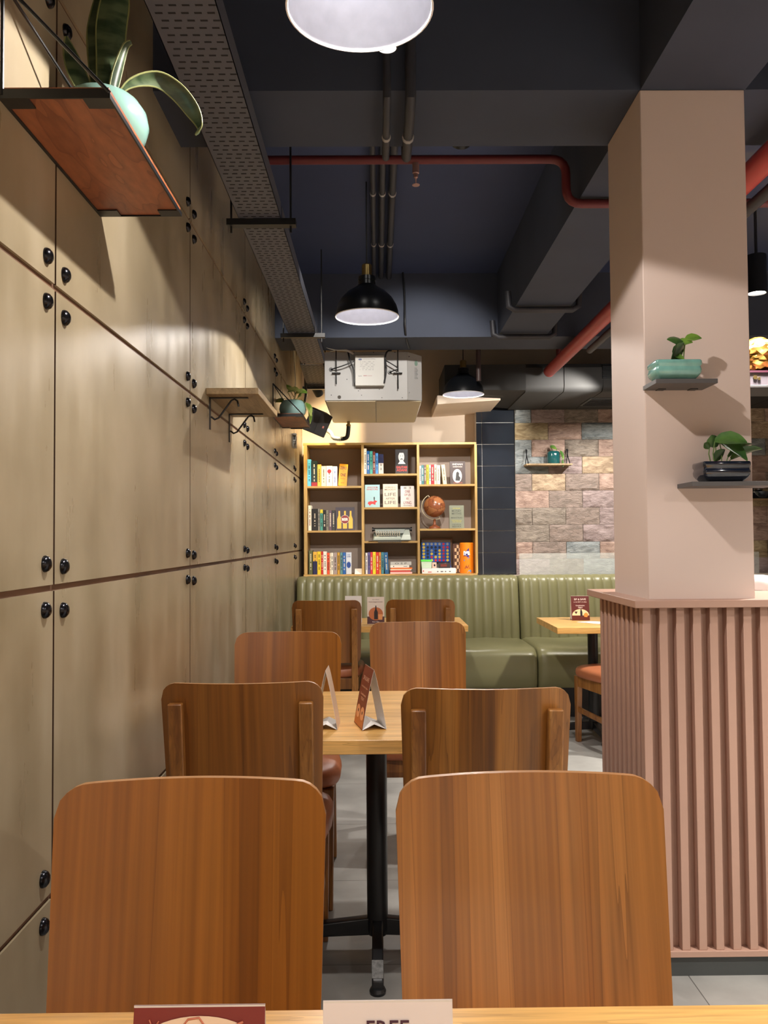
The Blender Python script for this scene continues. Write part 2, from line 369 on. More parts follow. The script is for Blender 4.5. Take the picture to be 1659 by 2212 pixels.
def can_light(x, y, z, label, watts=CAN_W, aim=None, angle=104, col=(1.0, 0.935, 0.85), blend=0.6, size=0.05, ztop=2.95, h=0.11, r=0.045, soft=None, group='black cylinder spotlights under the ceiling'):
    t = thing('ceiling_spotlight', label, 'spotlight', (x, y, z), 0, group)
    d = Vector((0,0,-1)) if aim is None else (Vector(aim) - Vector((x,y,z))).normalized()
    q = Vector((0,0,-1)).rotation_difference(d).to_matrix()
    b = B(); b.lathe([(0.001, h), (r, h), (r, 0), (r*0.9, 0), (r*0.88, 0.012), (0.001, 0.012)], seg=28)
    for v in b.bm.verts: v.co = q @ v.co
    b.build('housing', BLACKG, t, local=True, smooth=35)
    b = B(); b.lathe([(0.001, 0.006), (r*0.86, 0.007), (r*0.86, 0.011)], seg=24)
    for v in b.bm.verts: v.co = q @ v.co
    b.build('lens', mat('lit_lens', (1,1,1), 0.5, emit=(1.0, 0.96, 0.9), estr=12), t, local=True, label='bright white lens')
    if ztop > z + h:
        b = B(); b.tube([q @ Vector((0,0,h*0.98)), (0, 0, ztop - z)], 0.008, 8); b.build('mounting_rod', BLACK, t, local=True)
    ld = bpy.data.lights.new('spot_light', 'SPOT'); ld.energy = watts; ld.spot_size = R(angle); ld.spot_blend = blend; ld.shadow_soft_size = soft if soft else size; ld.color = col
    l = bpy.data.objects.new('spot_light', ld); C.objects.link(l); l.parent = t
    l.location = d * 0.02; l.rotation_euler = q.to_euler()
    return t

# ================================================================== the setting
XL, XR, YN, YB, ZC = -0.65, 4.6, -2.6, 7.25, 2.95
b = B(); b.box(XL-0.1, XR+0.1, YN-0.1, YB+0.1, -0.06, 0); struct(b.build('floor', floor_mat()))
b = B(); b.box(XL-0.1, XR+0.1, YN-0.1, YB+0.1, ZC, ZC+0.08); struct(b.build('ceiling', CEIL))
b = B(); b.box(XR, XR+0.1, YN, YB, 0, ZC); struct(b.build('wall_right', CREAM))
b = B(); b.box(XL-0.1, XR+0.1, YN-0.1, YN, 0, ZC); struct(b.build('wall_front', CREAM))
b = B(); b.box(XL-0.1, XR+0.1, YB, YB+0.1, 0, ZC); wb = struct(b.build('wall_back', CREAM))

# left wall: cement boards on timber, domed bolts round every corner
b = B(); b.box(XL-0.1, XL-0.006, YN, YB, 0, ZC)
wl = struct(b.build('wall_left', GAPW))
JY = [0.465 + 1.2155*k for k in range(-3, 7)]
JZ = [-0.067 + 0.607*k for k in range(0, 6)]
ys = [YN] + [y for y in JY if YN < y < YB] + [YB]
zs = [0.0] + [z for z in JZ if 0.02 < z < ZC] + [ZC]
b = B()
for y0, y1 in zip(ys, ys[1:]):
    for z0, z1 in zip(zs, zs[1:]):
        a0 = y0 + (0.004 if y0 > YN else 0); a1 = y1 - (0.004 if y1 < YB else 0)
        c0 = z0 + (0.0065 if z0 > 0 else 0); c1 = z1 - (0.0065 if z1 < ZC else 0)
        b.box(XL-0.0058, XL, a0, a1, c0, c1, m=0)
b.bm.normal_update()
for f in b.bm.faces:
    if abs(f.normal.y) > 0.9: f.material_index = 1
b.build('cement_panels', [CEMENT, mat('board_edge', (0.07, 0.035, 0.018), 0.8)], wl)
bolt0 = None
def bolt_at(y, z):
    global bolt0
    if bolt0 is None:
        b = B(); b.lathe([(0.0165, 0), (0.0165, 0.003), (0.0145, 0.0075), (0.0095, 0.0115), (0.004, 0.013), (0.0005, 0.0134)], seg=20, axis='X')
        bolt0 = b.build('domed_bolt', mat('gunmetal_dome', (0.03, 0.03, 0.035), 0.22, 0.9), wl, local=True, smooth=60); o = bolt0
    else:
        o = bolt0.copy(); C.objects.link(o)
    o.location = (XL, y, z)
for jy in [1.6805 + 1.2155*k for k in range(0, 5)]:
    for jz in JZ[1:5]:
        for sy in (-1, 1):
            for sz in (-1, 1):
                bolt_at(jy + sy*0.047, jz + sz*0.045 - 0.004*sy)

# transverse beams, long beam
b = B(); b.box(XL, XR, 2.41, 2.76, 2.558, ZC); struct(b.build('ceiling_beam', BEAMM))
b = B(); b.box(XL, XR, 5.32, 5.68, 2.535, ZC); struct(b.build('ceiling_beam', BEAMM))
b = B(); b.box(0.785, 1.095, YN, 2.41, 2.558, ZC); struct(b.build('ceiling_beam', BEAMM))
b = B(); b.box(0.785, 1.095, 2.76, 5.32, 2.54, ZC); struct(b.build('ceiling_beam', BEAMM))

# pillar with a slatted half wall round its foot
def px_x(px, Y): return at(px, 1293, Y)[0]
PX0, PX1, PY0, PY1 = 0.782, 1.092, 2.41, 2.75
b = B(); b.box(PX0, PX1, PY0, PY1, 1.055, 2.558); pil = struct(b.build('pillar', PINK, bevel=0.003))
HX, HY0, HY1, HXR = 0.756, 2.385, 2.885, 3.2
b = B(); b.box(HX+0.03, HXR, HY0+0.03, HY1-0.03, 0.055, 1.038)
hw = struct(b.build('wall_divider', TERRA))
b = B()
k = 0
x = HX
while x < HXR:
    b.box(x, x+0.0235, HY0, HY0+0.032, 0.072, 1.038); x += 0.0482
y = HY0 + 0.0482
while y < HY1 - 0.02:
    b.box(HX, HX+0.032, y, y+0.0235, 0.072, 1.038); y += 0.0482
b.build('slats', TERRA, hw, bevel=0.0012, seg=1)
b = B(); b.box(HX-0.005, HXR, HY0-0.006, HY1, 0.055, 0.072); b.build('bottom_rail', TERRA, hw, bevel=0.001)
b = B(); b.box(HX-0.028, HXR+0.02, HY0-0.024, HY1+0.02, 1.038, 1.060); b.build('top_board', TERRA, hw, bevel=0.002)
b = B(); b.box(HX+0.002, HXR, HY0+0.003, HY1, 0, 0.055); b.build('skirting', KICK, hw)

# back wall: glazed tile strip, split slate wall
b = B()
tx0 = at(1030, 1050, 7.13)[0]; tx1 = at(1113, 1050, 7.13)[0]; txm = at(1042, 1050, 7.13)[0]
b.box(tx0, tx1, 7.142, YB, 0.6, 2.4, m=1)
th = 0.186; z = 2.345
z = at(1070, 913, 7.13)[1] + 0.0*th
zz = z - 8*th
while zz < 2.5:
    b.box(tx0+0.001, txm-0.002, 7.132, 7.143, zz+0.0025, zz+th-0.0025, m=0)
    b.box(txm+0.002, tx1-0.001, 7.132, 7.143, zz+0.002, zz+th-0.002, m=0)
    zz += th
struct(b.build('wall_tile', [TILE, GROUT], bevel=0.0015, seg=1))
stones = [((0.19,0.15,0.12),(0.33,0.28,0.23)), ((0.33,0.21,0.17),(0.50,0.36,0.29)), ((0.30,0.21,0.10),(0.52,0.42,0.25)), ((0.17,0.20,0.21),(0.34,0.37,0.37)),
          ((0.22,0.17,0.14),(0.36,0.28,0.24)), ((0.36,0.25,0.16),(0.56,0.43,0.29)), ((0.26,0.19,0.18),(0.42,0.33,0.32))]
SM = [stone_mat(i, *s) for i, s in enumerate(stones)]
rs = random.Random(11)
b = B(); sx0 = tx1; row = 0
z = 0.62
from mathutils import noise as MN
while z < 2.5:
    x = sx0 - (0.145 if row % 2 else 0.0)
    while x < 4.55:
        x0, x1 = max(x, sx0), x + 0.286
        if x1 - x0 > 0.02:
            b.mi = rs.choice([0,0,1,1,2,3,4,4,5,6]); d = rs.uniform(0.0, 0.014); nx, nz = 14, 8; rough = rs.choice([0.2, 1, 1, 1.5])
            sd = rs.uniform(0, 90); g = []
            for i in range(nx+1):
                col = []
                for j in range(nz+1):
                    X = x0+0.001 + (x1-x0-0.002)*i/nx; Z = z+0.001 + 0.144*j/nz
                    e = min(1, min(i, nx-i, j, nz-j)/1.0)
                    h = MN.noise(Vector((X*11, Z*17, sd)))*0.012*rough + MN.noise(Vector((X*34, Z*50, sd)))*0.005*rough
                    col.append(b.bm.verts.new((X, 7.125 - (d + max(-0.006, h))*e*1.0 - 0.004, Z)))
                g.append(col)
            for i in range(nx):
                for j in range(nz): b._f([g[i][j], g[i+1][j], g[i+1][j+1], g[i][j+1]])
        x += 0.288
    z += 0.146; row += 1
b.box(sx0, 4.55, 7.128, YB, 0.6, 2.5, m=0)
struct(b.build('wall_stone', SM, smooth=40))

# dark boxed duct across the back, painted plasterboard over the bookcase
b = B()
zt, zb, y0, y1 = 2.545, 2.335, 6.2, 7.085
prof = [(y1, zt), (y0+0.02, zt), (y0, zt-0.03)] + [(y0 + 0.05 - 0.05*math.cos(a), zb + 0.05 - 0.05*math.sin(a)) for a in [R(q) for q in range(0, 91, 15)]] + [(y1, zb)]
x0, x1 = 1.12, XR
n = 12
for i in range(n):
    a = x0 + (x1-x0)*i/n; c = x0 + (x1-x0)*(i+1)/n - 0.006
    b.prism([(a, p, q) for p, q in prof], (c-a, 0, 0), m=0)
    b.prism([(c, p+0.006 if p < 7 else p, q+0.006 if q < 2.5 else q-0.004) for p, q in prof], (0.006, 0, 0), m=1)
t = thing('air_duct', 'long dark rounded air duct running under the ceiling above the stone wall', 'duct', (1.12, 6.7, 2.33))
b.build('duct_body', [DUCT, BLACK], t, smooth=30)
b = B(); b.hexa([(0.52, 6.3, 2.37), (1.12, 6.2, 2.345), (1.12, 7.08, 2.345), (0.52, 6.9, 2.37), (0.52, 6.3, 2.56), (1.12, 6.2, 2.54), (1.12, 7.08, 2.54), (0.52, 6.9, 2.56)])
b.build('duct_reducer', DUCT, t)
gx = at(1268, 862, 6.6)[0]
b = B(); b.box(gx, gx+0.30, 6.5, 6.86, 2.328, 2.336, m=0)
for i in range(6): b.box(gx+0.02, gx+0.28, 6.53+i*0.055, 6.545+i*0.055, 2.322, 2.330, m=1)
b.build('diffuser_grille', [KICK, BLACK], t)
b = B()
gx = at(1302, 805, 6.19)[0]
for i in range(7): b.box(gx, gx+0.25, 6.19, 6.205, 2.43+i*0.014, 2.438+i*0.014)
b.build('side_grille', BLACK, t)
b = B(); b.hexa([(0.48, 6.55, 2.30), (0.98, 6.55, 2.33), (0.98, YB, 2.33), (0.48, YB, 2.30), (0.48, 6.55, 2.37), (0.98, 6.55, 2.345), (0.98, YB, 2.345), (0.48, YB, 2.37)])
struct(b.build('trim_1', CREAM))

# ------------------------------------------------------------------ banquette
def bench(x0, x1, label, name='banquette_bench', group=None):
    t = thing(name, label, 'bench', ((x0+x1)/2, 6.2, 0), 0, group)
    # channelled back
    b = B(); n = max(2, round((x1-x0-0.02)/0.0715)); cw = (x1-x0)/n
    zlo, zhi = 0.44, 0.935
    nu = 8; cols = []
    for i in range(n*nu+1):
        X = x0 + (x1-x0)*i/(n*nu); ph = (i % nu)/nu
        bulge = 0.013*math.sin(PI*ph)**0.55 if 0 < ph < 1 else 0.0
        end = min(1, min(i, n*nu-i)/(nu*0.8)); rr = 0.03*(1-math.sqrt(max(0, 1-(1-end)**2)))
        col = []
        for z, y in ((zlo, 6.44), (0.60, 6.455), (0.72, 6.475), (0.84, 6.495), (0.895, 6.507), (0.92, 6.518)):
            col.append((X, y - bulge + rr, z))
        col += [(X, 6.533 - bulge*0.6 + rr, 0.937 - rr*0.5 + bulge*0.15), (X, 6.56 + rr*0.3, 0.945 - rr*0.5 + bulge*0.3), (X, 6.60, 0.946 - rr*0.5 + bulge*0.3), (X, 6.66, 0.94), (X, 6.69, 0.92), (X, 6.70, zlo)]
        cols.append([b.bm.verts.new(p) for p in col])
    for a, c in zip(cols, cols[1:]):
        for j in range(len(a)-1): b._f([a[j], c[j], c[j+1], a[j+1]])
    b._f(cols[0]); b._f(cols[-1][::-1])
    b.build('backrest', GREEN, t, smooth=50)
    # soft seat
    b = B(); nu = 24; sec = [(6.47, 0.47), (6.3, 0.482), (6.0, 0.484), (5.86, 0.482), (5.80, 0.474), (5.765, 0.455), (5.75, 0.42), (5.745, 0.33), (5.75, 0.235), (5.77, 0.205), (6.47, 0.205)]
    cols = []
    for i in range(nu+1):
        f = i/nu; f = 0.5 - 0.5*math.cos(PI*f) if True else f
        X = x0 + (x1-x0)*f; e = min(X-x0, x1-X); k = max(0, 1 - e/0.035); k = 1 - math.sqrt(max(0, 1-k*k))
        w_ = 0.004*math.sin(X*17)
        col = []
        for (y, z) in sec:
            col.append(b.bm.verts.new((X, y + (0.028*k if y < 5.84 else 0), z - (0.028*k if z > 0.4 else 0) + (w_ if z > 0.46 else 0))))
        cols.append(col)
    for a, c in zip(cols, cols[1:]):
        for j in range(len(a)-1): b._f([a[j], c[j], c[j+1], a[j+1]])
        b._f([a[-1], c[-1], c[0], a[0]])
    b._f(cols[0]); b._f(cols[-1][::-1])
    b.build('seat', GREEN, t, smooth=50)
    b = B(); b.box(x0+0.01, x1-0.01, 5.80, 6.7, 0, 0.204); b.build('plinth', BLACK, t)
    return t
bg = 'olive green channelled bench sections along the back wall'
bench(-0.635, 1.098, 'olive green channelled leather bench section below the bookcase', group=bg)
bench(1.103, 2.84, 'olive green channelled leather bench section below the stone wall behind the pillar', group=bg)
# board closing the gap behind the bench, under the bookcase
b = B(); b.box(XL+0.01, XR-0.05, 6.71, 7.11, 0, 0.925); struct(b.build('trim_2', CREAM))
# frosted splash glass
GL, ntg, bg_ = nodes('frosted_glass')
bg_.inputs['Base Color'].default_value = (0.6, 0.65, 0.62, 1); bg_.inputs['Roughness'].default_value = 0.3; bg_.inputs['Alpha'].default_value = 0.24
gx0 = at(1122, 1220, 6.98)[0]
b = B(); b.box(gx0, 3.2, 6.975, 6.983, 0.926, at(1200, 1195, 6.98)[1])
tag(b.build('splash_glass', GL), 'frosted glass screen standing on the bench top against the stone wall', 'glass panel')

# ------------------------------------------------------------------ chairs
def make_chair(name, veneer, label, group):
    t = thing(name, label, 'chair', (0,0,0), 0, group)
    zb, zt, hw_ = 0.495, 0.875, 0.21
    b = B(); us = []
    n = 28
    for i in range(n+1): us.append(-math.cos(PI*i/n)*0.55 + (2*i/n-1)*0.45)
    rt, rb = 0.045, 0.03
    def ext(u, zt_, r, sgn, hw):   # rounded corner height loss
        d = hw*(1-abs(u)); 
        if d >= r: return 0
        return r - math.sqrt(max(0, r*r - (r-d)**2))
    nv = 10; TH = 0.0115; F_, K_ = [], []
    for u in us:
        top = zt - ext(u, zt, rt, 1, hw_); bot = zb + ext(u, zb, rb, -1, hw_)
        cf, ck = [], []
        for j in range(nv+1):
            z = bot + (top-bot)*j/nv; tz = (z-zb)/(zt-zb)
            X = hw_*u*(0.955 + 0.045*tz)
            y = -0.208 - 0.062*tz + 0.040*(u*u) - 0.038
            cf.append(b.bm.verts.new((X, y + TH/2, z))); ck.append(b.bm.verts.new((X, y - TH/2, z)))
        F_.append(cf); K_.append(ck)
    b.mi = 0
    for a, c in zip(F_, F_[1:]):
        for j in range(nv): b._f([a[j], c[j], c[j+1], a[j+1]])
    for a, c in zip(K_, K_[1:]):
        for j in range(nv): b._f([a[j], a[j+1], c[j+1], c[j]])
    b.mi = 1
    for i in range(n):
        b._f([F_[i][nv], F_[i+1][nv], K_[i+1][nv], K_[i][nv]]); b._f([F_[i][0], K_[i][0], K_[i+1][0], F_[i+1][0]])
    for j in range(nv):
        b._f([F_[0][j], F_[0][j+1], K_[0][j+1], K_[0][j]]); b._f([F_[n][j], K_[n][j], K_[n][j+1], F_[n][j+1]])
    b.build('backrest', [veneer, EDGE], t, local=True, smooth=40, bevel=0)
    # rear posts that run down as the back legs
    for s in (-1, 1):
        b = B(); X = s*0.166; hx = 0.0185; sec = []
        for z, y, d in ((0, -0.275, 0.028), (0.20, -0.252, 0.03), (0.43, -0.232, 0.032), (0.50, -0.233, 0.032), (0.66, -0.259, 0.030), (0.825, -0.286, 0.026)):
            y -= 0.011
            sec.append([b.bm.verts.new(p) for p in ((X-hx, y-d/2, z), (X+hx, y-d/2, z), (X+hx, y+d/2, z), (X-hx, y+d/2, z))])
        for a, c in zip(sec, sec[1:]):
            for k in range(4): b._f([a[k], a[(k+1)%4], c[(k+1)%4], c[k]])
        b._f(sec[0][::-1]); b._f(sec[-1])
        b.build('rear_leg', POSTW, t, local=True, bevel=0.004, seg=3)
    for s in (-1, 1):
        b = B(); X = s*0.185
        b.hexa([(X-0.014, 0.165, 0), (X+0.014, 0.165, 0), (X+0.014, 0.195, 0), (X-0.014, 0.195, 0), (X-0.019, 0.15, 0.40), (X+0.019, 0.15, 0.40), (X+0.019, 0.19, 0.40), (X-0.019, 0.19, 0.40)])
        b.build('front_leg', POSTW, t, local=True, bevel=0.003)
    b = B()
    b.box(-0.17, 0.17, 0.163, 0.183, 0.335, 0.40); b.box(-0.155, 0.155, -0.232, -0.212, 0.335, 0.40)
    for s in (-1, 1):
        b.hexa([(s*0.178-0.009, -0.225, 0.335), (s*0.178+0.009, -0.225, 0.335), (s*0.187+0.009, 0.17, 0.335), (s*0.187-0.009, 0.17, 0.335),
                (s*0.178-0.009, -0.225, 0.40), (s*0.178+0.009, -0.225, 0.40), (s*0.187+0.009, 0.17, 0.40), (s*0.187-0.009, 0.17, 0.40)])
    b.build('seat_frame', POSTW, t, local=True, bevel=0.002)
    for s in (-1, 1):
        b = B(); b.hexa([(s*0.17-0.008, -0.25, 0.16), (s*0.17+0.008, -0.25, 0.16), (s*0.185+0.008, 0.175, 0.18), (s*0.185-0.008, 0.175, 0.18),
                         (s*0.17-0.008, -0.25, 0.19), (s*0.17+0.008, -0.25, 0.19), (s*0.185+0.008, 0.175, 0.21), (s*0.185-0.008, 0.175, 0.21)])
        b.build('stretcher', POSTW, t, local=True, bevel=0.002)
    # cushion
    b = B(); rings = []; seg = 40
    def outline(k, z):
        ring = []
        for i in range(seg):
            a = 2*PI*i/seg; c_, s_ = math.cos(a), math.sin(a); e = 0.42
            X = abs(c_)**e*(1 if c_ > 0 else -1); Y = abs(s_)**e*(1 if s_ > 0 else -1)
            wd = 0.215 + 0.012*(Y+1)/2 - (0.02 if Y < 0 else 0)*abs(Y)
            ring.append(b.bm.verts.new((X*wd*k, (Y*0.215)*k - 0.008, z)))
        return ring
    prof = [(0.9, 0.402), (0.965, 0.403), (0.99, 0.412), (1.0, 0.425), (0.992, 0.442), (0.96, 0.455), (0.90, 0.463), (0.75, 0.470), (0.5, 0.474), (0.2, 0.475)]
    for k, z in prof: rings.append(outline(k, z))
    for a, c in zip(rings, rings[1:]):
        for i in range(seg): b._f([a[i], a[(i+1)%seg], c[(i+1)%seg], c[i]])
    b._f(rings[0][::-1]); b._f(rings[-1])
    b.build('seat', SEAT, t, local=True, smooth=60)
    return t
CH = 'curved plywood dining chairs around the tables'
def chair(veneer, x, y, face, label, dz=0):
    t = make_chair('dining_chair', veneer, label, CH); t.location = (x, y, 0); t.rotation_euler.z = R(face); return t
c1 = chair(TEAK, -0.281, 1.015, 180.8, 'orange-brown veneer chair back nearest the left of the frame, red card in front')
c1.scale = (0.975, 1, 0.993)
c1 = chair(TEAKP, 0.231, 1.025, 180.4, 'glossy honey-brown veneer chair back nearest the slatted half wall, white card in front')
c1.scale = (0.978, 1, 0.994)
chair(TEAKD, -0.357, 2.440, 1.0, 'dark plain veneer chair with two posts on its back at the middle table')
chair(TEAKG, 0.268, 2.330, -1.0, 'dark striped veneer chair with two posts on its back, near the slatted half wall')
chair(TEAK, -0.355, 3.02, 179.5, 'striped orange-brown chair back facing the camera at the middle table beside the cement wall')
chair(TEAKP, 0.171, 3.37, 180, 'greyish sheen chair back facing the camera behind the red tent card')
chair(TEAKD, -0.308, 5.285, 0, 'small dark brown chair at the far table beside the cement wall')
chair(TEAKD, 0.256, 5.31, 0, 'small brown chair at the far table right of the wine card')
chair(TEAK, 1.435, 4.97, 13, 'chair with orange seat half hidden behind the slatted half wall')

# ------------------------------------------------------------------ tables
def depth_for(px, py, z):
    d = CM @ Vector(((px - 829.5) / F, (1106 - py) / F, -1))
    return (z - CAM.z) / d.z * d.y
NEAR_Y = (depth_for(115, 2189, 0.71) + depth_for(1500, 2168, 0.71)) / 2
def table(x0, x1, y0, y1, label, h=0.71, cols=None, base=True):
    cx, cy = (x0+x1)/2, (y0+y1)/2
    t = thing('cafe_table', label, 'table', (cx, cy, 0), 0, 'light oak cafe tables on black pedestals')
    b = B(); b.box(x0, x1, y0, y1, h-0.038, h); b.build('tabletop', TABLEW, t, bevel=0.002)
    if not base: return t
    px = cx if cols is None else cols
    b = B(); b.lathe([(0.001, 0.06), (0.0315, 0.06), (0.0315, h-0.045), (0.001, h-0.045)], (px, cy, 0), seg=32)
    b.lathe([(0.001, 0.045), (0.03, 0.045), (0.033, 0.062), (0.033, 0.09), (0.0315, 0.095)], (px, cy, 0), seg=32)
    b.box(px-0.17, px+0.17, cy-0.17, cy+0.17, h-0.044, h-0.0382)
    b.build('column', BLACK, t, smooth=35)
    for i in range(4):
        a = R(90*i); d = Vector((math.cos(a), math.sin(a), 0)); s_ = Vector((-d.y, d.x, 0)); L_ = 0.265
        b = B(); c = Vector((px, cy, 0)); hw2 = 0.016
        pts = []
        for (q, z) in ((0.0, 0.045), (L_*0.8, 0.038), (L_, 0.012), (L_, 0.036), (L_*0.8, 0.075), (0.0, 0.098)): pts.append(c + d*q + Vector((0,0,z)) - s_*hw2)
        b.prism(pts, s_*hw2*2)
        o = b.build('base_arm', BLACK, t, bevel=0.004)
        zf = lambda q: 0.075 - (q-0.212)*(0.039/0.053) + 0.0002
        if i == 3:
            b = B(); b.hexa([c+d*0.218-s_*0.0158+Vector((0,0,zf(0.218))), c+d*0.218+s_*0.0158+Vector((0,0,zf(0.218))), c+d*0.258+s_*0.0158+Vector((0,0,zf(0.258))), c+d*0.258-s_*0.0158+Vector((0,0,zf(0.258))),
                              c+d*0.218-s_*0.0158+Vector((0,0,zf(0.218)+0.001)), c+d*0.218+s_*0.0158+Vector((0,0,zf(0.218)+0.001)), c+d*0.258+s_*0.0158+Vector((0,0,zf(0.258)+0.001)), c+d*0.258-s_*0.0158+Vector((0,0,zf(0.258)+0.001))])
            b.build('worn_patch', STEEL, o, label='patch worn to bare metal')
        b = B(); b.lathe([(0.001, 0), (0.021, 0), (0.023, 0.008), (0.019, 0.016), (0.001, 0.018)], c + d*(L_-0.012), seg=20)
        b.build('levelling_foot', BLACK, o, smooth=40)
    return t
nt_ = table(XL+0.012, 1.25, 0.20, NEAR_Y, 'light oak table across the bottom edge of the photo holding two cards', base=False)
tt = bpy.data.objects['cafe_table']
for sx in (-0.35, 0.95):
    b = B(); b.lathe([(0.001, 0.02), (0.0315, 0.02), (0.0315, 0.671), (0.001, 0.671)], (sx, 0.57, 0), seg=28); b.box(sx-0.22, sx+0.22, 0.35, 0.79, 0, 0.02); b.build('pedestal', BLACK, tt, smooth=35)
table(-0.555, 0.50, 2.215, 2.925, 'light oak table on black pedestal in the middle holding two tent cards', cols=-0.008)
table(-0.53, 0.548, 5.085, 5.62, 'light oak table in front of the green bench below the bookcase', cols=0.0)
table(1.055, 1.95, 4.92, 5.56, 'light oak table beside the green bench behind the slatted half wall', cols=1.345)

# ================================================================== lamps
PG = 'black dome pendant lamps in a row'
pendant(-0.029, 1.69, 'black dome pendant lamp glowing at the top edge, nearest the camera', zr=2.338)
pendant(-0.042, 3.94, 'black dome pendant lamp with a bright bulb, second from the camera')
pendant(0.640, 6.1, 'black dome pendant lamp with brass socket beside the air conditioning unit')
pendant(-0.03, -0.55, 'black dome pendant lamp added unseen behind the camera for fill light')  # added out of view to light the near side of the room
pendant(1.9, -0.55, 'black dome pendant lamp added unseen over the aisle behind the camera')  # another unseen pendant added for fill from behind
x, z = at(1635, 634, 4.3)
can_light(x, 4.3, z, 'black cylinder spotlight right of the pillar under the ceiling', h=0.2, r=0.05)
x, z = at(836, 104, 2.05)
can_light(x, 2.05, z, 'small glowing lamp behind the rim of the nearest pendant', watts=4, h=0.05, r=0.026)
for i, (x, y) in enumerate(((1.9, 1.2), (3.3, 1.2), (0.5, -1.6), (1.7, -1.3), (3.3, 3.2), (3.3, -1.3), (1.9, 3.0))):  # spotlights added out of view for general fill light
    can_light(x, y, 2.45, ['added unseen spotlight over the aisle before the half wall', 'added unseen spotlight near the right wall', 'added unseen spotlight behind the camera at the left', 'added unseen spotlight behind the camera at the middle', 'added unseen spotlight behind the half wall towards the right wall', 'added unseen spotlight in the corner behind the camera', 'added unseen spotlight above the half wall'][i])
can_light(2.15, 5.85, 2.40, 'black spotlight aimed at the stone wall', watts=SPOT_W*0.5, aim=(1.95, 7.1, 1.0), angle=85, size=0.03)
can_light(1.7, 5.8, 2.40, 'added unseen spotlight filling the stone wall beside the tiles', watts=SPOT_W*0.25, aim=(1.5, 7.1, 1.2), angle=70, size=0.03)  # extra fill on the stone, added out of sight behind the pillar
can_light(0.35, 3.35, 2.86, 'added spotlight hidden behind the beam to brighten the bookcase', watts=SPOT_W*0.75, aim=(0.2, 7.0, 1.5), angle=44, h=0.08, size=0.03)  # added fill lamp, kept out of view by the near beam
x, z = at(690, 852, 6.6)
can_light(x, 6.6, z, 'small black track spotlight left of the air conditioning unit', watts=20, aim=(-0.15, 7.2, 1.85), angle=120, size=0.02, h=0.09, r=0.035, col=(1.0, 0.75, 0.42), ztop=0)
can_light(1.85, 5.8, 2.30, 'added hidden spotlight brightening the cream wall over the bookcase', watts=SPOT_W*0.5, aim=(0.45, 7.2, 2.15), angle=50, size=0.04)  # extra lamp put behind the pillar to lift the cream wall
can_light(-0.15, 3.3, 2.86, 'added spotlight hidden behind the beam to fill the far wall shelf', watts=SPOT_W*0.35, aim=(-0.56, 5.6, 2.0), angle=34, size=0.03, h=0.08)  # invented fill lamp so the far shelf and its pot look lit

# ================================================================== bookcase
K = 4.1475
YBF = 6.90                     # front plane of the bookcase
def bz(X, Y): return at(640 + X/K, 940 + Y/K, 0)   # not used for depth
def bp(X, Y, D=YBF):           # zoomed photograph coordinates -> world x, z on the plane at depth D
    return at(640 + X/K, 940 + Y/K, D)
bc_t = thing('bookcase', 'light oak wall bookcase of three columns filled with books above the green bench', 'bookcase', (bp(840, 1250)[0], YBF, bp(840, 1255)[1]))
xo0, xo1 = bp(62, 600)[0], bp(1618, 600)[0]
zo0, zo1 = bp(840, 1262)[1], bp(840, 66)[1]
TK = 0.019; YBK = 7.215
TKX = {'L': (bp(65, 0)[0], bp(95, 0)[0]), 'D1': (bp(580, 0)[0], bp(604, 0)[0]), 'D2': (bp(1078, 0)[0], bp(1100, 0)[0]), 'R': (bp(1594, 0)[0], bp(1616, 0)[0])}
b = B(); b.box(xo0, xo1, YBF, YBK, zo1 - TK, zo1); b.build('top_board', SHELFW, bc_t, bevel=0.001, seg=1)
b = B(); b.box(xo0, xo1, YBF, YBK, zo0, zo0 + 0.016); b.build('bottom_board', SHELFW, bc_t, bevel=0.001, seg=1)
SHV = wood('bookcase_laminate_upright', (0.58, 0.39, 0.14), (0.52, 0.33, 0.11), (0.42, 0.25, 0.08), axis='Z', scale=20, rough=0.45, coat=0, dist=0.5)
for k_ in ('L', 'D1', 'D2', 'R'):
    x0, x1 = TKX[k_]; b = B(); b.box(x0, x1, YBF+0.0005, YBK, zo0 + 0.016, zo1 - TK); b.build('upright', SHV, bc_t, bevel=0.001, seg=1)
b = B(); b.box(xo0+0.01, xo1-0.01, YBK-0.008, YBK, zo0+0.01, zo1-0.01); b.build('back_panel', mat('taupe_laminate', (0.36, 0.285, 0.235), 0.6), bc_t)
SH = {}
for col, (xa, xb), shelves in (('l', ('L', 'D1'), (452, 850)), ('m', ('D1', 'D2'), (345, 645, 948)), ('r', ('D2', 'R'), (442, 840))):
    x0, x1 = TKX[xa][1], TKX[xb][0]; SH[col + '_x'] = (x0, x1)
    for i, y in enumerate(shelves):
        z = bp(840, y)[1]; SH[col + str(i)] = z
        b = B(); b.box(x0, x1, YBF+0.001, YBK-0.008, z - 0.017, z); b.build('shelf_board', SHELFW, bc_t, bevel=0.001, seg=1)
    SH[col + str(len(shelves))] = zo0 + 0.016
# picture-rail boards seen leaning behind the lower shelves (paler backs)
PB = mat('pale_back_board', (0.40, 0.33, 0.29), 0.6)

